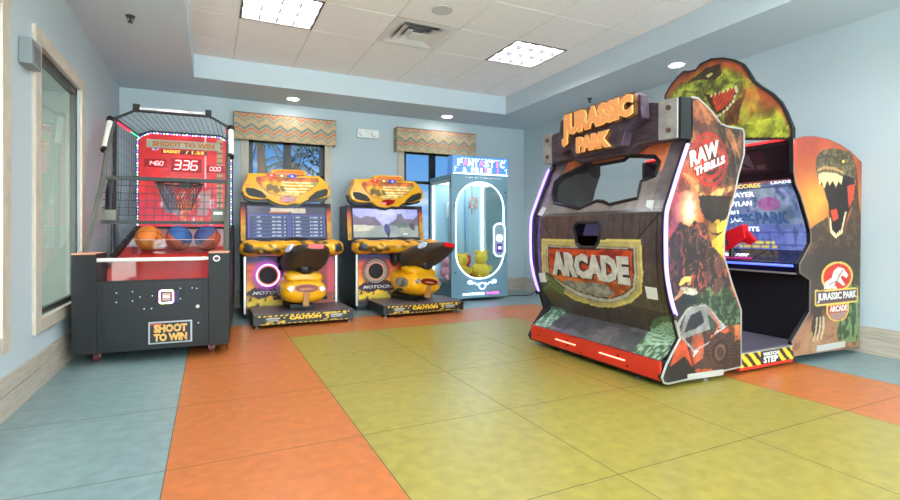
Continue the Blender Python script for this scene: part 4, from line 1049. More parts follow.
# ------------------------------------------------------------------ dinosaur shooting cabinet
P_NEAR=[(2.579,1.714),(2.64,1.715),(2.756,1.65),(2.848,1.579),(2.923,1.567),(3.054,1.566),(3.069,1.536),(3.069,1.408),(3.01,1.265),(2.981,1.162),(2.914,1.004),(2.876,0.891),(2.876,0.755),(2.952,0.583),(3.039,0.414),(3.039,0.052),(2.387,0.03),(2.354,0.04),(2.338,0.071),(2.378,0.146),(2.486,0.281),(2.444,0.402),(2.431,0.426),(2.387,0.574),(2.366,0.766),(2.37,1.031),(2.411,1.131),(2.541,1.419),(2.579,1.458)]
P_MON=[(3.599,1.547),(3.715,1.574),(3.846,1.585),(4.006,1.58),(4.16,1.552),(4.293,1.514),(4.451,1.441),(4.416,0.041),(3.599,0.061),(3.577,0.159),(3.786,0.349),(3.786,0.574),(3.668,0.627),(3.668,0.689),(3.715,0.736),(3.798,0.833),(3.798,0.91),(3.762,0.994),(3.68,1.159),(3.622,1.24),(3.599,1.321)]
P_DINO=[(3.131,2.082),(3.131,2.112),(3.082,2.177),(3.002,2.242),(2.939,2.272),(2.871,2.256),(2.818,2.253),(2.777,2.288),(2.678,2.298),(2.572,2.272),(2.49,2.233),(2.419,2.178),(2.384,2.125),(2.334,2.029),(2.284,1.975),(2.206,1.907),(2.143,1.829),(2.106,1.751),(2.06,1.624),(2.06,1.542),(2.413,1.601),(2.777,1.662)]
R_BODY=[(4.309,1.502),(4.374,1.407),(4.401,1.291),(4.458,0.774),(3.79,0.784),(3.782,0.927),(3.892,0.978),(3.981,1.005),(4.011,1.023),(4.026,0.902),(4.103,0.867),(4.197,0.901),(4.277,1.008),(4.342,1.153),(4.374,1.289),(4.261,1.329)]
R_HEAD=[(3.857,1.411),(3.869,1.454),(3.936,1.493),(4.042,1.513),(4.181,1.516),(4.293,1.506),(4.364,1.424),(4.384,1.317),(4.309,1.313),(4.213,1.335),(4.181,1.299),(4.103,1.277),(4.026,1.291),(3.951,1.236),(3.907,1.252),(3.877,1.293),(3.857,1.351)]
R_MOUTH=[(3.922,1.269),(4.026,1.291),(4.181,1.299),(4.213,1.335),(4.342,1.315),(4.374,1.253),(4.342,1.135),(4.261,1.026),(4.213,0.919),(4.103,0.884),(4.042,0.91),(4.026,0.988),(4.011,1.109),(3.966,1.194)]
R_TONG=[(4.036,1.066),(4.118,1.08),(4.14,1.01),(4.072,0.985)]
R_CHEEK=[(4.254,1.249),(4.364,1.271),(4.345,1.153),(4.277,1.089)]
R_TEETH=[(3.886,1.319),(3.951,1.339),(4.103,1.339),(4.197,1.317),(4.178,1.258),(4.14,1.284),(4.109,1.234),(4.066,1.281),(4.029,1.245),(3.996,1.281),(3.957,1.218),(3.93,1.273),(3.898,1.239)]
R_LOW=[(4.036,0.988),(4.048,0.91),(4.103,0.875),(4.181,0.91),(4.235,1.052)]
R_EYE=[(4.203,1.429)]
L_OVALC=[(4.128,0.583),(4.327,0.575),(4.128,0.683)]
L_SKEL=[(3.957,0.501),(3.968,0.549),(4.051,0.576),(4.078,0.625),(4.132,0.654),(4.205,0.642),(4.27,0.588),(4.242,0.568),(4.187,0.593),(4.168,0.576),(4.227,0.522),(4.205,0.513),(4.123,0.552),(4.096,0.523),(4.123,0.496)]
L_BAND=[(3.842,0.498),(4.404,0.491),(4.398,0.382),(3.847,0.386)]
L_SHLD=[(3.985,0.387),(4.28,0.384),(4.28,0.316),(4.224,0.263),(4.114,0.256),(4.033,0.278),(3.989,0.322)]
L_T1=[(3.876,0.409),(4.375,0.399),(3.876,0.464)]
L_T2=[(4.006,0.33),(4.251,0.327),(4.006,0.381)]
N_RAW=[(2.569,1.293),(2.841,1.383),(2.548,1.37)]
N_THR=[(2.615,1.242),(2.886,1.36),(2.6,1.285)]
N_CIRC=[(2.744,1.354),(2.916,1.365)]
N_BLK=[(2.882,1.572),(3.067,1.566),(3.067,1.375),(2.996,1.188),(2.904,1.215),(2.792,1.195),(2.684,1.249),(2.749,1.281),(2.904,1.364),(2.792,1.475),(2.749,1.618)]
N_CLAW1=[(2.642,1.694),(2.76,1.605),(2.826,1.522),(2.819,1.418),(2.749,1.545)]
N_CLAW2=[(2.882,1.572),(2.973,1.52),(3.043,1.35),(2.973,1.429),(2.904,1.499)]
N_CLAW3=[(2.749,1.135),(2.815,1.174),(3.008,1.211),(3.067,1.206),(2.904,1.155),(2.815,1.115)]
N_CLAW4=[(2.497,1.261),(2.579,1.244),(2.684,1.162),(2.716,1.104),(2.663,1.117),(2.579,1.215)]
N_GLOW=[(2.558,1.025)]
N_ORG=[(2.814,0.858)]
N_VOL=[(2.349,0.752),(2.422,0.897),(2.497,0.971),(2.546,0.934),(2.605,0.981),(2.684,0.962),(2.724,0.886),(2.765,0.82),(2.864,0.763),(2.915,0.66),(2.949,0.478),(2.349,0.514)]
N_TOPD=[(2.636,1.124),(2.932,1.133),(2.915,1.031),(2.864,0.986),(2.765,0.963),(2.684,1.006),(2.652,1.059)]
N_BIRD=[(2.732,0.919),(2.797,0.902),(2.881,0.919),(2.814,0.885),(2.765,0.897)]
N_HAT=[(2.474,0.6),(2.504,0.638),(2.54,0.646),(2.583,0.638),(2.579,0.62),(2.535,0.615),(2.494,0.592)]
N_FACE=[(2.545,0.62),(2.579,0.62),(2.579,0.595),(2.555,0.589)]
N_TORSO=[(2.484,0.582),(2.529,0.585),(2.622,0.568),(2.643,0.542),(2.601,0.53),(2.535,0.544),(2.499,0.55)]
N_ARM=[(2.489,0.575),(2.519,0.57),(2.509,0.542),(2.439,0.504),(2.424,0.515),(2.469,0.544)]
N_VEST=[(2.509,0.556),(2.581,0.535),(2.633,0.528),(2.622,0.478),(2.479,0.487)]
N_LEAF=[(2.622,0.5),(2.675,0.54),(2.729,0.545),(2.805,0.504),(2.872,0.552),(2.928,0.564),(2.998,0.478),(3.009,0.371),(2.622,0.399)]
J_LEAF=[(2.605,0.483),(2.695,0.519),(2.979,0.503),(3.045,0.412),(3.045,0.304),(2.866,0.319),(2.803,0.408),(2.71,0.456)]
J_GND=[(2.882,0.318),(3.045,0.315),(3.045,0.044),(2.946,0.056),(2.914,0.219)]
J_FRAME=[(2.468,0.372),(2.539,0.447),(2.583,0.462),(2.71,0.464),(2.748,0.438),(2.826,0.364),(2.89,0.317),(2.803,0.293),(2.756,0.24),(2.605,0.198),(2.496,0.294)]
J_WIN=[(2.518,0.313),(2.573,0.414),(2.665,0.436),(2.698,0.364),(2.613,0.328)]
J_WIN2=[(2.725,0.413),(2.803,0.356),(2.826,0.317),(2.756,0.286)]
J_WIN3=[(2.475,0.346),(2.532,0.422),(2.496,0.319)]
J_HOOD=[(2.492,0.298),(2.532,0.266),(2.598,0.097),(2.525,0.176),(2.405,0.128),(2.43,0.187)]
J_BLK=[(2.402,0.116),(2.525,0.176),(2.601,0.092),(2.605,0.056),(2.547,0.028),(2.398,0.04)]
J_BODY=[(2.532,0.281),(2.756,0.318),(2.898,0.316),(2.979,0.256),(2.979,0.042),(2.601,0.092)]
J_ORG2=[(2.59,0.286),(2.672,0.304),(2.695,0.251),(2.687,0.148),(2.605,0.117),(2.576,0.201)]
J_ORG3=[(2.756,0.276),(2.914,0.31),(2.93,0.287),(2.756,0.25)]
J_WHEEL=[(2.826,0.165),(2.962,0.151),(2.826,0.265)]
J_STK=[(2.583,0.195),(2.642,0.205),(2.657,0.172),(2.598,0.163)]
J_LABEL=[(2.547,0.066),(2.866,0.058),(2.866,0.023),(2.547,0.031)]
J_WH2=[(2.962,0.054),(3.028,0.154),(3.028,0.046)]
D_MOUTH=[(2.746,2.035),(2.657,1.995),(2.562,2.006),(2.454,2.02),(2.45,1.977),(2.489,1.902),(2.562,1.85),(2.619,1.828),(2.677,1.911)]
D_RED=[(2.667,2.001),(2.562,2.002),(2.468,2.007),(2.489,1.936),(2.562,1.876),(2.628,1.856),(2.657,1.924)]
D_EYE=[(2.72,2.172),(2.667,2.183),(2.661,2.164),(2.706,2.15)]
D_BROW=[(2.925,2.155),(2.818,2.19),(2.716,2.242),(2.6,2.225),(2.581,2.149),(2.657,2.118),(2.777,2.151)]
D_NECK=[(2.419,2.103),(2.334,1.996),(2.284,1.886),(2.334,1.702),(2.454,1.725),(2.419,1.869),(2.376,1.975)]
D_SHAD=[(2.562,1.85),(2.419,1.936),(2.401,1.981),(2.376,1.859),(2.419,1.719),(2.562,1.729)]
D_BACK=[(2.334,2.021),(2.205,1.906),(2.143,1.829),(2.084,1.653),(2.128,1.662),(2.221,1.823),(2.301,1.906)]
W_OPEN=[(3.274,1.312),(3.218,1.36),(2.938,1.435),(2.884,1.403),(2.566,1.405),(2.535,1.43),(2.301,1.392),(2.241,1.346),(2.236,1.258),(2.341,1.233),(2.322,1.122),(2.561,1.092),(2.628,1.118),(2.695,1.126),(2.8,1.093),(2.86,1.077),(3.176,1.136),(3.243,1.204)]
W_OPEN2=[(2.889,0.948),(2.851,0.982),(2.634,0.978),(2.607,0.941),(2.624,0.841),(2.667,0.8),(2.815,0.801),(2.851,0.825)]
W_SH1=[(3.264,0.851),(2.258,0.853),(2.249,0.662),(2.28,0.536),(2.395,0.458),(2.564,0.404),(2.733,0.383),(2.972,0.404),(3.149,0.476),(3.284,0.536)]
W_SH2=[(3.205,0.803),(2.294,0.814),(2.293,0.647),(2.319,0.549),(2.419,0.478),(2.565,0.432),(2.713,0.416),(2.93,0.439),(3.104,0.501),(3.224,0.563)]
W_SH3=[(3.187,0.785),(2.319,0.799),(2.322,0.645),(2.344,0.563),(2.442,0.503),(2.571,0.46),(2.696,0.451),(2.895,0.474),(3.079,0.532),(3.195,0.579)]
W_TXT=[(3.162,0.57),(2.356,0.571),(3.148,0.758),(2.369,0.757)]
W_ROCK=[(3.06,0.527),(2.959,0.563),(2.887,0.543),(2.75,0.549),(2.622,0.554),(2.56,0.536),(2.507,0.498),(2.587,0.462),(2.695,0.454),(2.894,0.477)]
W_STK1=[(2.239,0.576),(2.15,0.574),(2.16,0.499),(2.242,0.5)]
W_STK2=[(3.339,0.576),(3.253,0.585),(3.261,0.508),(3.349,0.5)]
W_LEAF=[(3.451,0.375),(3.277,0.448),(3.126,0.428),(3.095,0.316),(3.079,0.224),(3.327,0.188)]
W_ORANGE=[(3.233,1.388),(3.155,1.452),(2.558,1.483),(2.233,1.481),(2.216,1.399),(2.3,1.39),(2.535,1.43),(2.566,1.405),(2.884,1.403),(2.938,1.435)]
W_LINE=[(3.418,1.041),(2.84,1.071),(2.081,1.04)]
W_STK3=[(3.349,1.052),(3.311,1.117),(3.259,1.101),(3.283,1.037)]
W_STK4=[(2.235,1.066),(2.239,1.106),(2.184,1.103),(2.176,1.044)]
NY, FY = 2.05, 3.38
JL = (3.3, 2.7, 0)
J = empty('shooting_cabinet', JL, label='huge dinosaur themed sit in shooting arcade cabinet with purple light strips on the right', cat='arcade game')
def jb(mb, name, m, par=None, **k): return mb.build(name, m, par or J, off=JL, **k)
def je(mb, name, m, par=None, **k): return mb.each(name, m, par or J, off=JL, **k)
def sub(P, *c): return c
SM = (0.0,)
def p_near(a):
    A, B = a.A, a.B
    a.fill((176, 76, 40)); a.noise(5, .35, 1)
    a.mix(np.clip((B-1.2)*4, 0, 1)*np.clip((2.9-A)*3, 0, 1), (140, 80, 54), .85)
    a.mix((B < 1.16)*np.clip((1.2-B)*5, 0, 1), (196, 86, 38), .9)
    a.blob(2.50, 1.12, .10, (190, 40, 60), .8, .2); a.blob(2.45, .95, .08, (150, 50, 110), .8, .25)
    a.blob(2.56, 1.04, .11, (255, 214, 130), 1, .13); a.blob(2.57, 1.06, .06, (255, 246, 214), 1, .12)
    a.blob(2.60, 1.22, .10, (236, 110, 50), .8, .08)
    a.poly([(2.73, 1.12), (2.98, 1.12), (2.95, .6), (2.84, .62), (2.74, .86)], (240, 168, 44)); a.blob(2.86, .92, .10, (250, 190, 70), .8)
    a.poly(N_BLK, (40, 28, 24), .95, .05, 3, 12)
    for k, P in enumerate((N_CLAW1, N_CLAW2)): a.poly(P, (188, 116, 62), .9, .03, k, 25)
    for k in range(14):
        x = 2.66+.026*k; a.line([(x, 1.66-.4*(x-2.6)), (x+.09, 1.50-.35*(x-2.6)), (x+.10+.02*(k % 3), 1.38-.1*(k % 4))], .006, (170, 110, 64) if k % 2 else (70, 40, 28), .7)
    a.poly(N_CLAW3, (226, 170, 96), .95, .02, 4, 20); a.poly(N_CLAW4, (220, 160, 90), .9, .02, 6, 20)
    a.mix((fbm(A*15, B*11, 81) > .5) & (np.hypot(A-2.56, B-1.04) > .12), (58, 32, 24), .5); a.mix((fbm(A*30, B*22, 87) > .56) & (B > 1.1), (206, 132, 84), .45)
    d = np.hypot(A-N_CIRC[0][0], B-N_CIRC[0][1]); r0 = .155
    a.mix(((np.abs(d-r0) < .012) | (np.abs(d-r0*.72) < .014) | (np.abs(d-r0*.4) < .012)), (198, 40, 30), .9)
    a.poly(N_TOPD, (34, 22, 18), .95, .05, 8, 16); a.poly(N_BIRD, (50, 26, 18), .9, .02)
    a.poly(N_VOL, (52, 34, 32), 1, .05, 5, 14)
    vm = inpoly(A, B, N_VOL)
    a.mix(vm & (fbm(A*26, B*7, 11) > .56), (110, 66, 56), .8); a.mix(vm & (np.abs(fbm(A*12, B*5, 21)-.47) < .016), (226, 96, 66), .85); a.mix(vm & (fbm(A*60, B*60, 31, 2) > .56), (166, 110, 90), .6)
    a.mix(vm & (A < 2.52), (46, 34, 66), .4)
    # undergrowth
    a.mix((B < .56) & (A < 2.62), (30, 34, 36), .9)
    a.poly(N_LEAF, (52, 68, 44), 1, .06, 2, 14); a.poly(J_LEAF, (44, 58, 42), 1, .05, 6, 14)
    lm = (B < .58) & (B > .28) & (A > 2.56)
    a.mix(lm & (fbm(A*40, B*34, 41, 3) > .55), (104, 130, 84), .9); a.mix(lm & (fbm(A*55, B*50, 51, 2) > .62), (150, 172, 128), .8)
    a.mix((B < .32) & (A > 2.86), (190, 106, 56)); a.mix((B < .32) & (A > 2.86) & (fbm(A*20, B*20, 61) > .5), (84, 40, 26), .7)
    # explorer
    a.poly(N_VEST, (26, 34, 44)); a.poly(N_TORSO, (206, 196, 172), 1, .01); a.poly(N_ARM, (206, 140, 104)); a.poly(N_FACE, (206, 140, 104)); a.poly(N_HAT, (232, 196, 96), 1, .006); a.mix(inpoly(A, B, N_TORSO) & (fbm(A*70, B*70, 7, 2) > .55), (150, 120, 90), .8)
    # vehicle
    a.poly(J_FRAME, (150, 146, 142)); a.poly(J_BODY, (72, 50, 44)); a.poly(J_ORG3, (214, 84, 46)); a.poly(J_WIN, (44, 46, 54)); a.poly(J_WIN2, (60, 66, 54)); a.poly(J_WIN3, (60, 52, 50))
    a.line([(2.72, .455), (2.83, .34), (2.80, .29)], .014, (206, 76, 42)); a.poly(J_ORG2, (150, 96, 76)); a.mix(inpoly(A, B, J_ORG2) & (fbm(A*34, B*34, 12, 3) > .5), (206, 82, 48), .9)
    a.poly(J_HOOD, (222, 84, 42)); a.poly(J_BLK, (34, 26, 24)); a.line(J_FRAME, .010, (176, 172, 168), 1, True)
    x, z = 2.84, .165; q = np.hypot((A-x)/.125, (B-z)/.125); an = np.arctan2(B-z, A-x)
    a.mix(q < 1, (46, 32, 28)); a.mix((q < 1) & (q > .6) & ((an*5) % 1 < .45), (88, 60, 48)); a.mix(q < .45, (66, 44, 38)); a.mix((q < .4) & (q > .28), (110, 80, 64))
    x, z = 3.01, .12; q = np.hypot((A-x)/.06, (B-z)/.11); a.mix(q < 1, (50, 34, 30)); a.mix((q < 1) & ((B*50) % 1 < .4), (84, 58, 48))
    a.noise(30, .28, 71); a.noise(9, .3, 75); a.C *= .84
def fn_xz(y0, y1): return lambda a, b, t: (a, y0+(y1-y0)*t, b)
near = art_panel('seat_side_panel', P_NEAR, fn_xz(NY, NY+.03), 1, .0062, p_near, J, [ART, BLACK], off=JL)
jb(MB().tube([(a, NY+.002, b) for a, b in P_NEAR[:23]], .007, 6), 'edge_moulding', SILVER, near)
ang = math.atan2(N_RAW[1][1]-N_RAW[0][1], N_RAW[1][0]-N_RAW[0][0])
U = (math.cos(.34), 0, math.sin(.34)); V = (-math.sin(.10), 0, math.cos(.10))
text('lettering', 'RAW', (N_RAW[0][0], NY-.004, N_RAW[0][1]), U, V, .27, .095, .003, WHITE, near, bold=.045, off=JL, center=False)
text('lettering', 'THRILLS', (N_THR[0][0]-.01, NY-.004, N_THR[0][1]), U, V, .29, .050, .003, WHITE, near, bold=.045, off=JL, center=False)
jb(MB().prism(J_LABEL, fn_xz(NY-.004, NY-.001)), 'info_label', mat('label_grey', (176, 172, 166), .5), near)
text('lettering', 'JP', (J_STK[0][0]+.03, NY-.004, J_STK[0][1]-.01), (1, 0, .1), (0, 0, 1), .045, .03, .003, WHITE, near, off=JL)
far = jb(MB().prism(P_NEAR, fn_xz(FY-.03, FY)), 'seat_side_panel', mat('inner_dark', (34, 30, 36), .45))
jb(MB().tube([(a, FY, b) for a, b in P_NEAR], .007, 6, closed=True), 'edge_moulding', BLACK, far)
# light strips along the front edges of both side panels
L3 = smoothp([(2.444, 0, .425), (2.412, 0, .50), (2.39, 0, .574), (2.368, 0, .68), (2.362, 0, .80), (2.362, 0, .92), (2.370, 0, 1.03), (2.411, 0, 1.131), (2.475, 0, 1.28), (2.545, 0, 1.43)], 4)
for nm, y in (('near', NY-.004), ('far', FY+.004)):
    st_ = jb(MB().tube([(p.x-(0 if nm == 'near' else .012), y+(-.002 if nm == 'near' else -.012), p.z) for p in L3], .011, 8), 'light_strip', PURP, smooth=True)
    jb(MB().tube([(2.432, y, .40), (2.424, y, .432)], .016, 8), 'strip_cap', BLACK, st_)
# ---- curved front with picture
PROF = [(2.355, .155), (2.54, .272), (2.455, .43), (2.408, .573), (2.392, .70), (2.388, .80), (2.388, .92), (2.396, 1.03), (2.44, 1.14), (2.50, 1.27), (2.56, 1.40), (2.595, 1.475)]
pz_ = [p[1] for p in PROF]; px_ = [p[0] for p in PROF]
def wx(z): return float(np.interp(z, pz_, px_))
y0, y1 = NY+.03, FY-.03
def p_front(a):
    A, B = a.A, a.B
    a.fill((112, 100, 96)); pl_ = np.abs(((A*7.5) % 1)-.5)
    a.mix(B < 1.04, (82, 70, 68)); a.mix((B < 1.04) & (pl_ > .47), (52, 44, 44), .8); a.mix((fbm(A*60, B*4, 3) > .56), (70, 60, 60), .5)
    a.mix((B > 1.04), (136, 124, 120), .75)
    a.mix((np.abs(B-1.045) < .008), (50, 44, 46), .8)
    a.line([(3.3, 1.02), (2.98, .70)], .012, (44, 36, 36), .7); a.line([(2.12, 1.02), (2.5, .66)], .012, (44, 36, 36), .7); a.line([(3.33, 1.0), (3.06, .74)], .05, (96, 84, 80), .35); a.line([(2.08, 1.0), (2.42, .68)], .05, (96, 84, 80), .35)
    a.line([(3.30, .2), (3.30, 1.03)], .012, (50, 42, 44), .6); a.line([(2.13, .2), (2.13, 1.03)], .012, (50, 42, 44), .6)
    a.mix((B > 1.34-.10*np.abs(A-2.7)), (232, 128, 84), .95); a.poly(W_ORANGE, (214, 112, 72)); a.mix((A > 3.2) & (B > 1.2), (128, 112, 110)); a.mix((A < 2.2) & (B > 1.1), (112, 100, 104)); a.blob(2.7, 1.42, .3, (222, 128, 84), .5, .1)
    a.mix(B < .62, (74, 68, 58), .55)
    for k, c_ in ((1, (214, 190, 120)), ): a.poly(W_SH1, (184, 166, 106))
    a.line(W_SH1, .014, (216, 198, 112), 1, True); a.poly(W_SH2, (176, 170, 158)); a.poly(W_SH3, (196, 74, 44))
    sm = inpoly(A, B, W_SH3); a.mix(sm & (B > .83), (60, 40, 46), .8); a.mix(sm*np.clip((.68-B)*8, 0, 1), (222, 112, 56)); a.mix(sm & (fbm(A*9, B*22, 5) > .55), (120, 44, 40), .6)
    a.poly(W_ROCK, (116, 112, 108), 1, .04, 4, 20); a.mix(inpoly(A, B, W_ROCK) & (fbm(A*26, B*26, 9) > .5), (160, 152, 142), .7)
    a.line(W_SH3, .010, (70, 56, 48), 1, True); a.line(W_SH2, .006, (120, 110, 80), 1, True)
    # leaves
    for k in range(5): a.line([(3.35, .40+.035*k), (3.22, .46+.03*k), (3.10-.01*k, .42+.015*k)], .024, (92, 112, 70) if k % 2 else (70, 88, 56), .95)
    # ledge grass printed on the sloping shelf
    lg = B < .275
    a.mix(lg, (86, 84, 88)); a.mix(lg & (fbm(A*5, B*30, 12) > .52), (118, 112, 112), .7)
    gm = ((A > 3.17) | (A < 2.30)) & (B < .36); a.mix(gm & (B < .30), (92, 120, 104)); 
    g2 = ((A-2.08)/.24)**2+((B-.24)/.17)**2 < 1; a.mix(g2, (92, 116, 84)); gm = gm & (B < .285) | (g2 & (B < .3)); a.mix(gm & (fbm(A*60, B*60, 13, 3) > .45), (168, 196, 172), .9); a.mix(gm & (fbm(A*70, B*70, 17, 2) > .56), (54, 86, 70), .85)
    for k in range(30):
        t = 1.75-k*.075; a.line([(2.10, .24), (2.12+.13*math.cos(t), .26+.10*math.sin(t)), (2.12+.20*math.cos(t), .26+.05*math.sin(t))], .013, [(164, 194, 166), (96, 128, 88), (190, 214, 186)][k % 3], .9)
    a.noise(24, .16, 19)
zs_cell = .0070
fr = art_panel('front_panel', rect(y0, .155, y1, 1.475), lambda a, b, t: (wx(b)+.012*t, a, b), 1, .0075, p_front, J, [ARTG, mat('inner_dark')], off=JL, hole=[W_OPEN, W_OPEN2], flip=True, cellz=zs_cell)
for P, nm in ((W_OPEN, 'window_rim'), (W_OPEN2, 'window_rim')):
    Q = []
    for i in range(len(P)):
        p = P[i]; q = P[(i+1) % len(P)]
        for k in range(3): Q.append((wx(p[1]+(q[1]-p[1])*k/3)+.004, p[0]+(q[0]-p[0])*k/3, p[1]+(q[1]-p[1])*k/3))
    jb(MB().tube(Q, .014, 6, closed=True), nm, mat('rim_black', (26, 24, 28), .35), fr)
jb(MB().add([(wx(b)+.010, a, b) for a, b in W_OPEN2], [list(range(len(W_OPEN2)))]), 'small_window', glass('smoked_pane', (120, 100, 135), 0, .08), fr)
jb(MB().add([(wx(b)+.02, a, b) for a, b in W_OPEN], [list(range(len(W_OPEN)))]), 'window_pane', GLASS, fr)
for P in (W_STK1, W_STK2, W_STK3, W_STK4): jb(MB().prism(P, lambda a, b, t: (wx(b)-.003+.003*t, a, b)), 'notice_sticker', mat('paper'), fr)
LETG = mat('letter_grey', (196, 188, 180), .4, nscale=30, namt=.12); LETD = mat('letter_shadow', (50, 36, 34), .5)
def arc_text(bold, dx, m, dz):
    def wp(qx, qz, a, b):
        hh = .175+.03*np.abs(qx-.5); y = 3.14-(3.14-2.35)*qx; mid = .672-.012*qx; return y, mid+(qz-.5)*hh+dz
    o = text('lettering', 'ARCADE', (0, 0, 0), (1, 0, 0), (0, 1, 0), 1, 1, 1, m, fr, bold=bold, warp=wp)
    co = np.empty(len(o.data.vertices)*3); o.data.vertices.foreach_get('co', co); co = co.reshape(-1, 3)
    zz = np.interp(co[:, 1], pz_, px_)-dx-.006*co[:, 2]
    o.data.vertices.foreach_set('co', np.stack([zz-JL[0], co[:, 0]-JL[1], co[:, 1]-JL[2]], 1).ravel()); o.data.update(); o.data.flip_normals()
arc_text(.11, .001, LETD, -.004); arc_text(.065, .006, LETG, 0)
# ---- bumper
bp = jb(MB().box(2.345, NY+.02, .045, 2.395, FY-.02, .158), 'bumper', mat('bumper_red', (216, 46, 34), .3, coat=.3), bevel=.005)
je(MB().box(2.337, 2.34, .100, 2.345, 2.565, .107).box(2.337, 2.81, .100, 2.345, 3.035, .107), 'bumper_light', mat('bumper_glow', (255, 180, 160), emit=.7, ec=(255, 150, 125)), bp)
mb = MB()
for y, z in ((3.25, .09), (2.9, .085), (2.75, .06), (2.32, .075), (2.9, .12), (2.4, .12)): mb.cyl((2.340, y, z), (2.346, y, z), .006, 8)
je(mb, 'bolt', BLACK, bp)
jb(MB().box(2.36, NY+.01, .03, 2.39, FY-.01, .16), 'kick_frame', BLACK)
for x, y in ((2.45, 3.22), (2.45, 2.16), (3.0, 3.22), (3.0, 2.2), (3.75, 2.2), (3.75, 3.2), (4.3, 2.2), (4.3, 3.2)):
    c_ = jb(MB().box(x-.02, y-.02, .04, x+.02, y+.02, .07).box(x-.02, y-.018, .02, x+.02, y-.012, .05), 'caster', GREYM)
    jb(MB().cyl((x, y-.012, .03), (x, y+.012, .03), .03, 18), 'wheel', BLACK, c_, smooth=True)
for x, y in ((2.41, 3.05), (2.41, 2.30), (2.75, 2.09)): jb(MB().cyl((x, y, 0), (x, y, .008), .022, 12).cyl((x, y, .008), (x, y, .06), .007, 8), 'leveling_foot', GREYM)
# ---- marquee
WOODP = mat('marquee_wood', (74, 58, 66), .4, nscale=9, namt=.35, stretch=(1, 1, 8)); BR = mat('bracket_steel', (170, 164, 160), .35, metal=.4, nscale=14, namt=.12)
fyz = lambda x0, x1: (lambda a, b, t: (x0+(x1-x0)*t, a, b))
mq = jb(MB().prism([(NY, 1.465), (NY, 1.70), (2.22, 1.71), (2.30, 1.73), (3.05, 1.73), (3.2, 1.70), (FY, 1.69), (FY, 1.47), (3.05, 1.475), (2.95, 1.43), (2.45, 1.43), (2.36, 1.475)], fyz(2.49, 2.60)), 'marquee', WOODP, bevel=.006)
jb(MB().box(2.488, NY-.004, 1.46, 2.578, NY+.02, 1.706), 'end_cap', BLACK, mq)
for ya, yb in ((NY+.012, 2.20), (3.27, FY-.005)):
    b_ = jb(MB().prism([(ya, 1.463), (ya, 1.705), (yb, 1.715), (yb, 1.47)], fyz(2.476, 2.495)), 'steel_bracket', BR, mq, bevel=.006)
    je(MB().cyl((2.466, (ya+yb)/2-.01, 1.655), (2.477, (ya+yb)/2-.01, 1.655), .016, 10).cyl((2.466, (ya+yb)/2-.01, 1.52), (2.477, (ya+yb)/2-.01, 1.52), .016, 10), 'bolt', mat('bolt_brown', (96, 66, 60), .4), b_)
tb = jb(MB().prism([(3.10, 1.50), (3.06, 1.755), (2.95, 1.79), (2.33, 1.80), (2.27, 1.76), (2.26, 1.62), (2.40, 1.56), (2.43, 1.47), (2.90, 1.455), (2.95, 1.53)], fyz(2.405, 2.475)), 'title_board', mat('board_violet', (70, 56, 70), .35, nscale=16, namt=.35), mq, bevel=.008)
TG = mat('title_amber', (228, 158, 104), .35, emit=.06, ec=(255, 150, 60)); TE = mat('title_edge', (112, 66, 36), .4); TI = mat('title_inline', (250, 206, 120), .35, emit=.10, ec=(255, 190, 100))
def jl_text(s, ya, yb, zf, m, bold, x, dep, nm='lettering', par=None):
    o = text(nm, s, (0, 0, 0), (1, 0, 0), (0, 1, 0), 1, 1, 1, m, par or tb, bold=bold, warp=zf)
    co = np.empty(len(o.data.vertices)*3); o.data.vertices.foreach_get('co', co); co = co.reshape(-1, 3)
    yy = ya+(yb-ya)*co[:, 0]; o.data.vertices.foreach_set('co', np.stack([x-dep*co[:, 2]-JL[0], yy-JL[1], co[:, 1]], 1).ravel()); o.data.update(); o.data.flip_normals()
def zjur(g0, g1):
    def f(qx, qz, a, b):
        top = 1.775+g1+0*qx; bot = np.where(qx < .09, 1.55, 1.578+.030*qx)-g0; return qx, bot+(top-bot)*qz
    return f
def zpark(g0, g1):
    return lambda qx, qz, a, b: (qx, 1.478-g0+(.108+g0+g1)*qz)
jl_text('JURASSIC', 2.99+.014, 2.305-.014, zjur(.014, .014), TE, .14, 2.405, .030)
jl_text('JURASSIC', 2.99+.004, 2.305-.004, zjur(.004, .004), TI, .09, 2.380, .012)
jl_text('JURASSIC', 2.99, 2.305, zjur(0, 0), TG, .055, 2.370, .008)
jl_text('PARK', 2.83+.012, 2.50-.012, zpark(.012, .0), TE, .14, 2.405, .030)
jl_text('PARK', 2.83+.003, 2.50-.003, zpark(.003, .003), TI, .09, 2.380, .012)
jl_text('PARK', 2.83, 2.50, zpark(0, 0), TG, .055, 2.370, .008)
# ---- cabin: roof, seat, platform
DP = mat('inner_dark')
jb(MB().prism([(2.60, 1.52), (2.60, 1.55), (3.05, 1.545), (3.05, 1.515)], lambda a, b, t: (a, y0+(y1-y0)*t, b)), 'roof_panel', DP)
SE = mat('seat_vinyl', (150, 30, 60), .35)
s_t = jb(MB().box(2.62, 2.12, .13, 3.05, 3.30, .42), 'seat_box', DP); jb(MB().box(2.66, 2.12, .42, 3.10, 3.30, .50), 'cushion', SE, s_t, bevel=.03, smooth=True)
jb(MB().box(2.60, 2.12, .50, 2.68, 3.30, .88), 'seat_back', SE, bevel=.02, smooth=True)
TRD = mat('tread_plate', (134, 128, 146), .3, metal=.5, nscale=60, bump=.6)
pf = jb(MB().box(2.55, y0, .05, 3.80, y1, .125), 'platform', BLACK); jb(MB().box(2.55, y0, .125, 3.80, y1, .131), 'tread_plate', TRD, pf)
def p_haz(a):
    a.fill((30, 28, 28)); q = ((a.A+a.B*1.1)/.088) % 1; a.mix(q < .52, (240, 196, 50)); a.mix(np.abs(a.A-3.34) < .095, (40, 38, 40)); a.noise(20, .1)
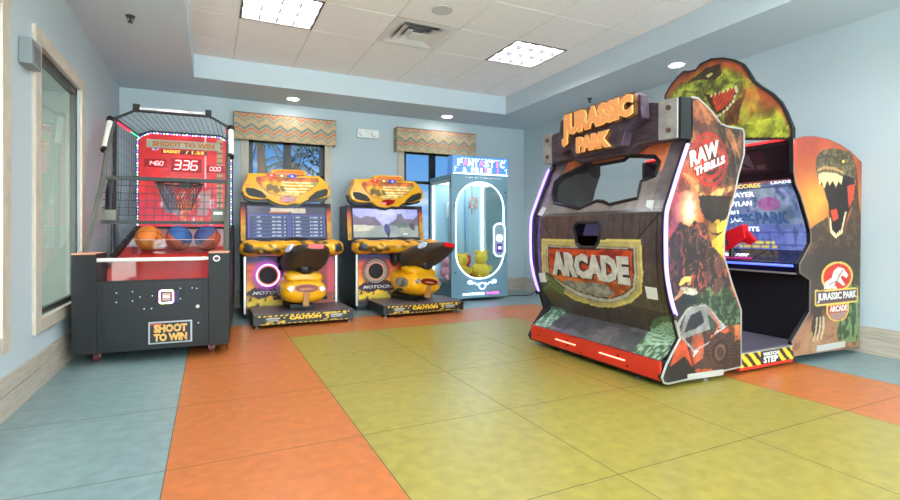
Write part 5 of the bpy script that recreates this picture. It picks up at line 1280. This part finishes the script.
hz = art_panel('hazard_strip', rect(3.04, .042, 3.60, .128), lambda a, b, t: (a, NY+.004+.02*t, b), 1, .007, p_haz, pf, [ART, BLACK], off=JL)
text('lettering', 'WATCH', (3.34, NY-.001, .107), (1, 0, 0), (0, 0, 1), .16, .024, .003, WHITE, hz, bold=.03, off=JL); text('lettering', 'STEP', (3.34, NY-.001, .070), (1, 0, 0), (0, 0, 1), .15, .042, .003, WHITE, hz, bold=.03, off=JL)
jb(MB().box(3.04, NY+.008, .022, 3.60, NY+.03, .042), 'red_rail', mat('bumper_red'), pf)
jb(MB().box(3.04, NY+.0, .128, 3.60, NY+.03, .136), 'step_edge', SILVER, pf)
# ---- monitor cabinet
def p_mon(a):
    A, B = a.A, a.B; u = (B-.9)/.7
    a.fill((150, 78, 44)); a.mix(np.clip(u*1.0, 0, 1), (176, 74, 46)); a.mix(np.clip(.75-np.abs(B-1.12)*3, 0, 1), (222, 132, 52)); a.blob(3.85, 1.1, .2, (240, 160, 62), .9, .25); a.blob(4.42, 1.0, .12, (230, 150, 60), .8, .3)
    a.blob(3.7, 1.55, .25, (160, 60, 50), .7, .15)
    a.mix(np.clip((.86-B)*8, 0, 1), (66, 52, 44)); a.noise(6, .18, 1)
    # ground and plants
    a.mix(np.clip((.36-B)*10, 0, 1), (150, 104, 76)); a.mix((B < .36) & (fbm(A*14, B*26, 7) > .55), (112, 70, 50), .8); a.blob(3.85, .12, .2, (176, 136, 104), .7, .1); a.blob(4.1, .34, .1, (204, 96, 44), .7, .06)
    a.poly([(3.83, .62), (3.93, .60), (3.95, .40), (3.90, .22), (3.82, .14), (3.80, .22), (3.84, .4)], (60, 46, 38), 1, .05, 3, 16)
    for k in range(3): a.line([(3.87+.04*k, .30), (3.86+.045*k, .22), (3.83+.045*k, .15)], .02, (196, 180, 140), .8)
    gm = (A > 4.2) & (B < .80)
    a.mix(gm & (B > .45), (70, 62, 40), .9); a.blob(4.38, .78, .10, (222, 180, 50), .9, .07); a.mix(gm & (B > .45) & (fbm(A*30, B*24, 4) > .52), (104, 122, 54), .9)
    a.poly([(4.12, .12), (4.15, .3), (4.24, .38), (4.42, .42), (4.42, .10), (4.3, .09)], (56, 70, 44), 1, .08, 5, 12); a.mix(inpoly(A, B, [(4.1, .1), (4.12, .34), (4.26, .42), (4.45, .44), (4.45, .08)]) & (fbm(A*36, B*20, 14) > .5), (110, 132, 84), .9)
    # dinosaur
    a.poly(R_BODY, (64, 46, 34), 1, .03, 3, 14); a.mix(inpoly(A, B, R_BODY) & (fbm(A*22, B*22, 8) > .52), (92, 70, 50), .8); a.poly([(3.80, .80), (4.42, .80), (4.42, .5), (3.92, .56), (3.86, .7)], (56, 42, 34), .85, .04, 7)
    a.poly(R_HEAD, (100, 84, 58), 1, .012, 5, 20); hm = inpoly(A, B, R_HEAD); a.mix(hm & (fbm(A*34, B*28, 18) > .5), (64, 54, 40), .8); a.mix(hm & (fbm(A*44, B*34, 28) > .58), (150, 130, 90), .7); a.line([(3.88, 1.43), (3.98, 1.46), (4.1, 1.45), (4.2, 1.47)], .014, (56, 46, 36), .8)
    a.poly(R_MOUTH, (34, 18, 18)); a.poly(R_CHEEK, (190, 66, 36), 1, .01); a.poly(R_TONG, (206, 70, 40)); a.poly(R_TEETH, (226, 200, 140)); a.line([(p[0], p[1]+.03) for p in R_TEETH[:4]], .018, (196, 150, 90), .9)
    for k in range(len(R_TEETH)//1-5): pass
    a.line(R_LOW, .020, (216, 190, 140)); P = R_LOW
    for i in range(len(P)-1):
        for t in (0, .33, .66): a.ell(P[i][0]+(P[i+1][0]-P[i][0])*t, P[i][1]+(P[i+1][1]-P[i][1])*t+.008, .008, .018, (236, 214, 170))
    a.ell(4.203, 1.429, .034, .024, (40, 32, 26)); a.ell(4.205, 1.430, .018, .012, (236, 214, 90))
    # emblem
    oc = L_OVALC; a.ell(oc[0][0], oc[0][1], .205, .112, (206, 170, 80)); a.ell(oc[0][0], oc[0][1], .180, .096, (190, 44, 34)); a.poly(L_SKEL, (206, 196, 186))
    a.line([(4.09, .52), (4.16, .60), (4.2, .63)], .010, (120, 60, 50), .9); a.line([(4.02, .53), (4.1, .55)], .008, (120, 60, 50), .8)
    a.poly(L_SHLD, (206, 170, 80)); q = np.array(L_SHLD); c_ = q.mean(0); a.poly([tuple(c_+(p-c_)*.86) for p in q], (184, 60, 44)); a.mix(inpoly(A, B, [tuple(c_+(p-c_)*.8) for p in q]) & (B < .32), (150, 140, 130), .8)
    a.poly(L_BAND, (214, 180, 84)); q = np.array(L_BAND); c_ = q.mean(0); a.poly([tuple(c_+(p-c_)*np.array([.95, .80])) for p in q], (96, 70, 70))
    a.mix(np.clip((A-4.38)*12, 0, 1)*(B > .9), (120, 50, 36), .4)
mp_ = art_panel('monitor_side_panel', P_MON, fn_xz(NY, NY+.03), 1, .0062, p_mon, J, [ART, BLACK], off=JL)
jb(MB().tube([(a, NY+.002, b) for a, b in P_MON], .004, 6, closed=True), 'edge_moulding', mat('moulding_taupe', (120, 108, 104), .4), mp_)
tl = mat('emblem_text', (206, 200, 196), .4)
text('lettering', 'JURASSIC PARK', ((L_BAND[0][0]+L_BAND[2][0])/2, NY-.003, .4395), (1, 0, .0), (0, 0, 1), .50, .068, .003, tl, mp_, bold=.03, off=JL)
text('lettering', 'ARCADE', (4.132, NY-.003, .352), (1, 0, 0), (0, 0, 1), .225, .044, .003, tl, mp_, bold=.03, off=JL)
jb(MB().box(3.86, NY-.004, .062, 4.22, NY-.001, .105), 'info_label', mat('label_grey'), mp_)
jb(MB().prism(P_MON, fn_xz(FY-.03, FY)), 'monitor_side_panel', DP)
my0, my1 = NY+.03, FY-.03
jb(MB().box(4.33, my0, .06, 4.36, my1, 1.46), 'back_panel', DP)
jb(MB().prism([(3.64, 1.53), (3.64, 1.555), (4.36, 1.50), (4.36, 1.47)], lambda a, b, t: (a, my0+(my1-my0)*t, b)), 'top_panel', DP)
hd = jb(MB().prism([(3.63, 1.555), (3.66, 1.53), (3.78, 1.36), (3.80, 1.30), (3.86, 1.30), (3.86, 1.555)], lambda a, b, t: (a, my0+(my1-my0)*t, b)), 'header_panel', mat('header_dark', (46, 34, 42), .3))
def on_h(y, t, d=.003):  # along the sloping header face
    x = 3.66+.12*t; z = 1.53-.17*t; return (x-.8*d, y, z-.58*d)
jb(MB().prism(rect(2.32, .12, 2.95, .92), lambda a, b, t: on_h(a, b, .005-.004*t)), 'header_plate', mat('header_maroon', (74, 40, 52), .3), hd)
jb(MB().prism(rect(2.42, .2, 2.80, .8), lambda a, b, t: on_h(a, b, .009-.003*t)), 'header_frame', mat('header_grey', (104, 84, 92), .3), hd)
jb(MB().prism(rect(2.34, .66, 2.40, .84), lambda a, b, t: on_h(a, b, .009-.003*t)), 'header_sticker', mat('header_grey'), hd)
o = text('lettering', 'PARK', (0, 0, 0), (1, 0, 0), (0, 1, 0), 1, 1, 1, mat('header_text', (60, 44, 50), .3), hd, warp=lambda qx, qz, a, b: (2.78-.34*qx, .7-.4*qz), bold=.03)
for v in o.data.vertices: v.co = Vector(on_h(v.co.x, v.co.y, .010+.002*v.co.z))-Vector(JL)
o.data.update(); o.data.flip_normals()
jb(MB().cyl((3.622, my0, 1.560), (3.622, my1, 1.560), .008, 8), 'red_strip', REDL, hd)
jb(MB().tube([(3.605, NY-.001, 1.535), (3.61, NY-.001, 1.40)], .006, 6), 'red_strip', REDL, hd)
# screen
SX0, SZ0, SX1, SZ1 = 3.80, 1.30, 3.93, .765
def son(y, t, d=0): return (SX0+(SX1-SX0)*t-d, y, SZ0+(SZ1-SZ0)*t)
def p_scr(a):
    t = a.B; a.fill((98, 116, 152)); a.mix((fbm(a.A*6, t*3, 3) > .5), (134, 158, 178), .7); a.mix(((t*11) % 1) < .06, (40, 50, 84), .9); a.mix(t > .62, (84, 92, 190), .5); a.mix(fbm(a.A*50, t*8, 8) > .57, (50, 60, 100), .5)
    a.mix((t > .12) & (t < .40) & (np.abs(np.hypot((a.A-2.38)/.15, (t-.26)/.2)-1) < .08), (150, 150, 190), .8); a.mix(np.hypot((a.A-2.37)/.09, (t-.33)/.10) < 1, (170, 60, 130), .6); a.mix((t > .1) & (t < .22) & (np.abs(a.A-2.42) < .11), (150, 160, 170), .6)
    a.mix((t < .05), (160, 60, 50), .5); a.blob(2.25, .5, .1, (70, 90, 110), .8, .2); a.mix((a.A < 2.2) & (fbm(a.A*40, t*20, 33) > .52), (130, 134, 190), .5)
    a.mix((np.abs(t-.88) < .022) & (a.A > 2.36) & (a.A < 2.66) & (((a.A*60) % 1) < .8), (220, 196, 70), .9); a.mix((np.abs(t-.94) < .018) & (a.A > 2.36) & (a.A < 2.66) & (((a.A*70) % 1) < .8), (210, 186, 70), .9); a.noise(20, .12, 2)
sn = art_panel('screen', [(my0, 0), (my1, 0), (my1, 1), (my0, 1)], lambda a, b, t: son(a, b, -.01*t), 1, .012, p_scr, J, [SCR, BLACK], off=JL, cellz=.02)
def stext(s, ya, yb, t0, t1, m, bold=.02):
    o = text('lettering', s, (0, 0, 0), (1, 0, 0), (0, 1, 0), 1, 1, 1, m, sn, warp=lambda qx, qz, a, b: (ya+(yb-ya)*qx, t1+(t0-t1)*qz), bold=bold)
    for v in o.data.vertices: v.co = Vector(son(v.co.x, v.co.y, .003+.003*v.co.z))-Vector(JL)
    o.data.update(); o.data.flip_normals()
SW = mat('screen_white', (225, 230, 245), emit=.45, ec=(215, 222, 245)); SY = mat('screen_gold', (240, 200, 90), emit=.35, ec=(236, 190, 80)); SB = mat('screen_slate', (70, 96, 140), emit=.12, ec=(60, 90, 150))
stext('HIGH SCORES', 2.78, 2.41, .025, .085, SY); stext('LEADERS', 2.33, 2.13, .02, .058, SW)
stext('PLAYER', 2.69, 2.47, .14, .21, SW); stext('DYLAN', 2.69, 2.50, .27, .34, SW); stext('#1', 2.69, 2.62, .40, .46, SW); stext('JAK', 2.70, 2.59, .52, .59, SW); stext('NUTS', 2.64, 2.47, .65, .72, SW)
stext('JURASSIC', 2.76, 2.50, .46, .60, SB, .05); stext('PARK', 2.485, 2.235, .44, .61, SB, .05)
# control shelf
cs = jb(MB().prism([(3.93, .775), (3.72, .70), (3.68, .69), (3.68, .625), (3.95, .625)], lambda a, b, t: (a, my0+(my1-my0)*t, b)), 'control_shelf', mat('shelf_dark', (26, 24, 50), .2), bevel=.004)
jb(MB().cyl((3.672, my0+.02, .672), (3.672, 3.02, .672), .009, 8), 'blue_strip', BLUEL, cs)
def onsh(y, t, d): return (3.93-.21*t, y, .775-.075*t+d)
pq = jb(MB().prism(rect(2.43, .1, 2.80, .95), lambda a, b, t: onsh(a, b, .004*t)), 'instruction_plate', mat('plate_dark', (44, 26, 44), .3), cs)
o = text('lettering', '1 PLAYER', (0, 0, 0), (1, 0, 0), (0, 1, 0), 1, 1, 1, mat('screen_white'), pq, warp=lambda qx, qz, a, b: (2.75-.26*qx, .80-.26*qz), bold=.03)
for v in o.data.vertices: v.co = Vector(onsh(v.co.x, v.co.y, .005))-Vector(JL)
o.data.update(); o.data.flip_normals()
jb(MB().prism(rect(2.43, .87, 2.84, 1.0), lambda a, b, t: onsh(a, b, .006*t)), 'magenta_band', mat('band_magenta', (190, 30, 110), .3, emit=.12, ec=(200, 30, 120)), cs)
jb(MB().box(3.672, 2.66, .63, 3.68, 2.86, .665), 'start_button', mat('button_pink', (230, 60, 130), .3, emit=.15, ec=(230, 60, 130)), cs)
jb(MB().box(3.672, my0, .613, 3.70, my1, .625), 'shelf_edge', SILVER, cs)
jb(MB().box(3.78, my0, .131, 3.81, my1, .625), 'lower_front', mat('void_black', (14, 12, 20), .5))
jb(MB().box(3.70, my0, .14, 3.775, my0+.01, .2), 'corner_bracket', BLACK)
jb(MB().box(3.66, 2.86, .14, 3.76, 2.93, .62), 'red_post', mat('post_red', (150, 18, 40), .35))
# gun
G = empty('toy_gun', (3.64, 2.53, .79), label='red toy light gun resting in front of the leaderboard screen', cat='toy gun')
RG = mat('gun_red', (206, 22, 34), .3, coat=.3)
d = Vector((0, .80, -.42)).normalized()  # muzzle towards lower left
Rm = d.to_track_quat('X', 'Z').to_matrix()
def gx(x, y, z): v = Rm @ Vector((x, y, z)); return (v.x, v.y, v.z+.06)
MB().prism([(-.15, .055), (-.02, .07), (.14, .06), (.19, .02), (.18, -.04), (.05, -.065), (-.12, -.045)], lambda a, b, t: (a, -.035+.07*t, b)).xf(gx).build('body', RG, G, bevel=.010, smooth=True)
MB().prism([(-.15, -.0), (-.06, -.03), (-.11, -.10), (-.17, -.09)], lambda a, b, t: (a, -.02+.04*t, b)).xf(gx).build('grip', RG, G, bevel=.008, smooth=True)
MB().cyl((.19, 0, -.005), (.24, 0, -.005), .026, 14).xf(gx).build('barrel', RG, G, smooth=True)
MB().prism([(.0, .01), (.12, .005), (.14, -.02), (.02, -.03)], lambda a, b, t: (a, -.038+.076*t, b)).xf(gx).build('side_inset', mat('gun_grey', (110, 60, 60), .4), G)
MB().box(-.05, -.012, .05, .05, .012, .066).xf(gx).build('sight_rail', RG, G)
MB().cyl((0, 0, -.075), (0, 0, 0), .02, 12).build('holster', BLACK, G)
# dinosaur topper
def p_dino(a):
    A, B = a.A, a.B; a.fill((120, 128, 38)); a.blob(2.7, 2.05, .35, (150, 172, 50), .9, .2); a.blob(2.35, 1.75, .22, (150, 160, 50), .9)
    n = fbm(A*13, B*13, 3); a.mix(n > .52, (196, 200, 64), .7); a.mix(n < .40, (86, 84, 32), .8); a.mix(fbm(A*34, B*34, 9) > .56, (110, 104, 36), .6)
    # red-brown back edge: distance from outline top
    top = np.interp(-A, [-3.14, -3.08, -3.0, -2.87, -2.78, -2.68, -2.57, -2.49, -2.42, -2.38, -2.33, -2.28, -2.2, -2.14, -2.1, -2.06], [2.11, 2.18, 2.24, 2.255, 2.29, 2.30, 2.27, 2.23, 2.18, 2.12, 2.03, 1.975, 1.907, 1.83, 1.75, 1.6])
    dd = top-B; a.mix(np.clip((.11-dd)*16, 0, 1)*.9, (190, 76, 36)); a.mix(np.clip((.05-dd)*30, 0, 1), (96, 40, 26), .8)
    a.poly(D_BROW, (60, 36, 26), .9, .03, 2, 16); a.poly(D_SHAD, (84, 40, 22), .85, .03, 5, 12); a.mix(inpoly(A, B, D_SHAD) & (fbm(A*40, B*18, 6) > .52), (150, 90, 40), .7)
    a.poly(D_NECK, (176, 172, 54), .9, .03, 6, 12); a.mix(inpoly(A, B, D_NECK) & (fbm(A*20, B*12, 16) > .53), (196, 90, 40), .7)
    a.blob(2.36, 1.93, .09, (206, 96, 50), .7); a.blob(2.24, 1.84, .10, (170, 70, 36), .8)
    a.blob(2.30, 1.66, .12, (206, 206, 60), .8); a.mix((B < 1.72) & (fbm(A*22, B*22, 26) > .52) & (A < 2.55), (226, 224, 70), .7)
    a.poly(D_MOUTH, (60, 24, 18)); a.poly(D_RED, (214, 76, 40)); m = inpoly(A, B, D_RED); a.mix(m & (((A*1+B*.6)*32) % 1 < .35), (130, 34, 24), .8)
    P = [(2.47, 2.01), (2.46, 1.975), (2.49, 1.91), (2.54, 1.865), (2.60, 1.83), (2.64, 1.82)]
    for i in range(len(P)-1):
        for t in (0, .5): a.ell(P[i][0]+(P[i+1][0]-P[i][0])*t, P[i][1]+(P[i+1][1]-P[i][1])*t, .012, .014, (226, 220, 170))
    for k in range(6): a.ell(2.50+.035*k, 2.012-.003*k, .006, .014, (226, 210, 160))
    a.poly(D_EYE, (226, 222, 130)); a.line([(2.76, 2.17), (2.70, 2.192), (2.64, 2.18)], .014, (40, 24, 18)); a.line([(2.93, 2.1), (2.85, 2.07), (2.76, 2.05)], .012, (80, 70, 30), .8)
    for P in ([(2.68, 2.15), (2.66, 2.06), (2.62, 2.03)], [(2.78, 2.13), (2.74, 2.05)], [(2.58, 2.12), (2.54, 2.05)]): a.line(P, .008, (70, 60, 26), .8)
    ed = np.full(len(A), 9.); O = P_DINO
    for i in range(len(O)):
        x0, z0 = O[i]; x1, z1 = O[(i+1) % len(O)]; dx, dz = x1-x0, z1-z0; L = dx*dx+dz*dz+1e-9; t = np.clip(((A-x0)*dx+(B-z0)*dz)/L, 0, 1); ed = np.minimum(ed, np.hypot(A-x0-t*dx, B-z0-t*dz))
    a.mix(ed < .018, (28, 20, 18)); a.noise(18, .35, 41); a.C *= .88
tp = art_panel('dinosaur_topper', P_DINO, lambda a, b, t: (3.60+.035*t, a, b), 1, .0075, p_dino, J, [ART, BLACK], off=JL, flip=True)
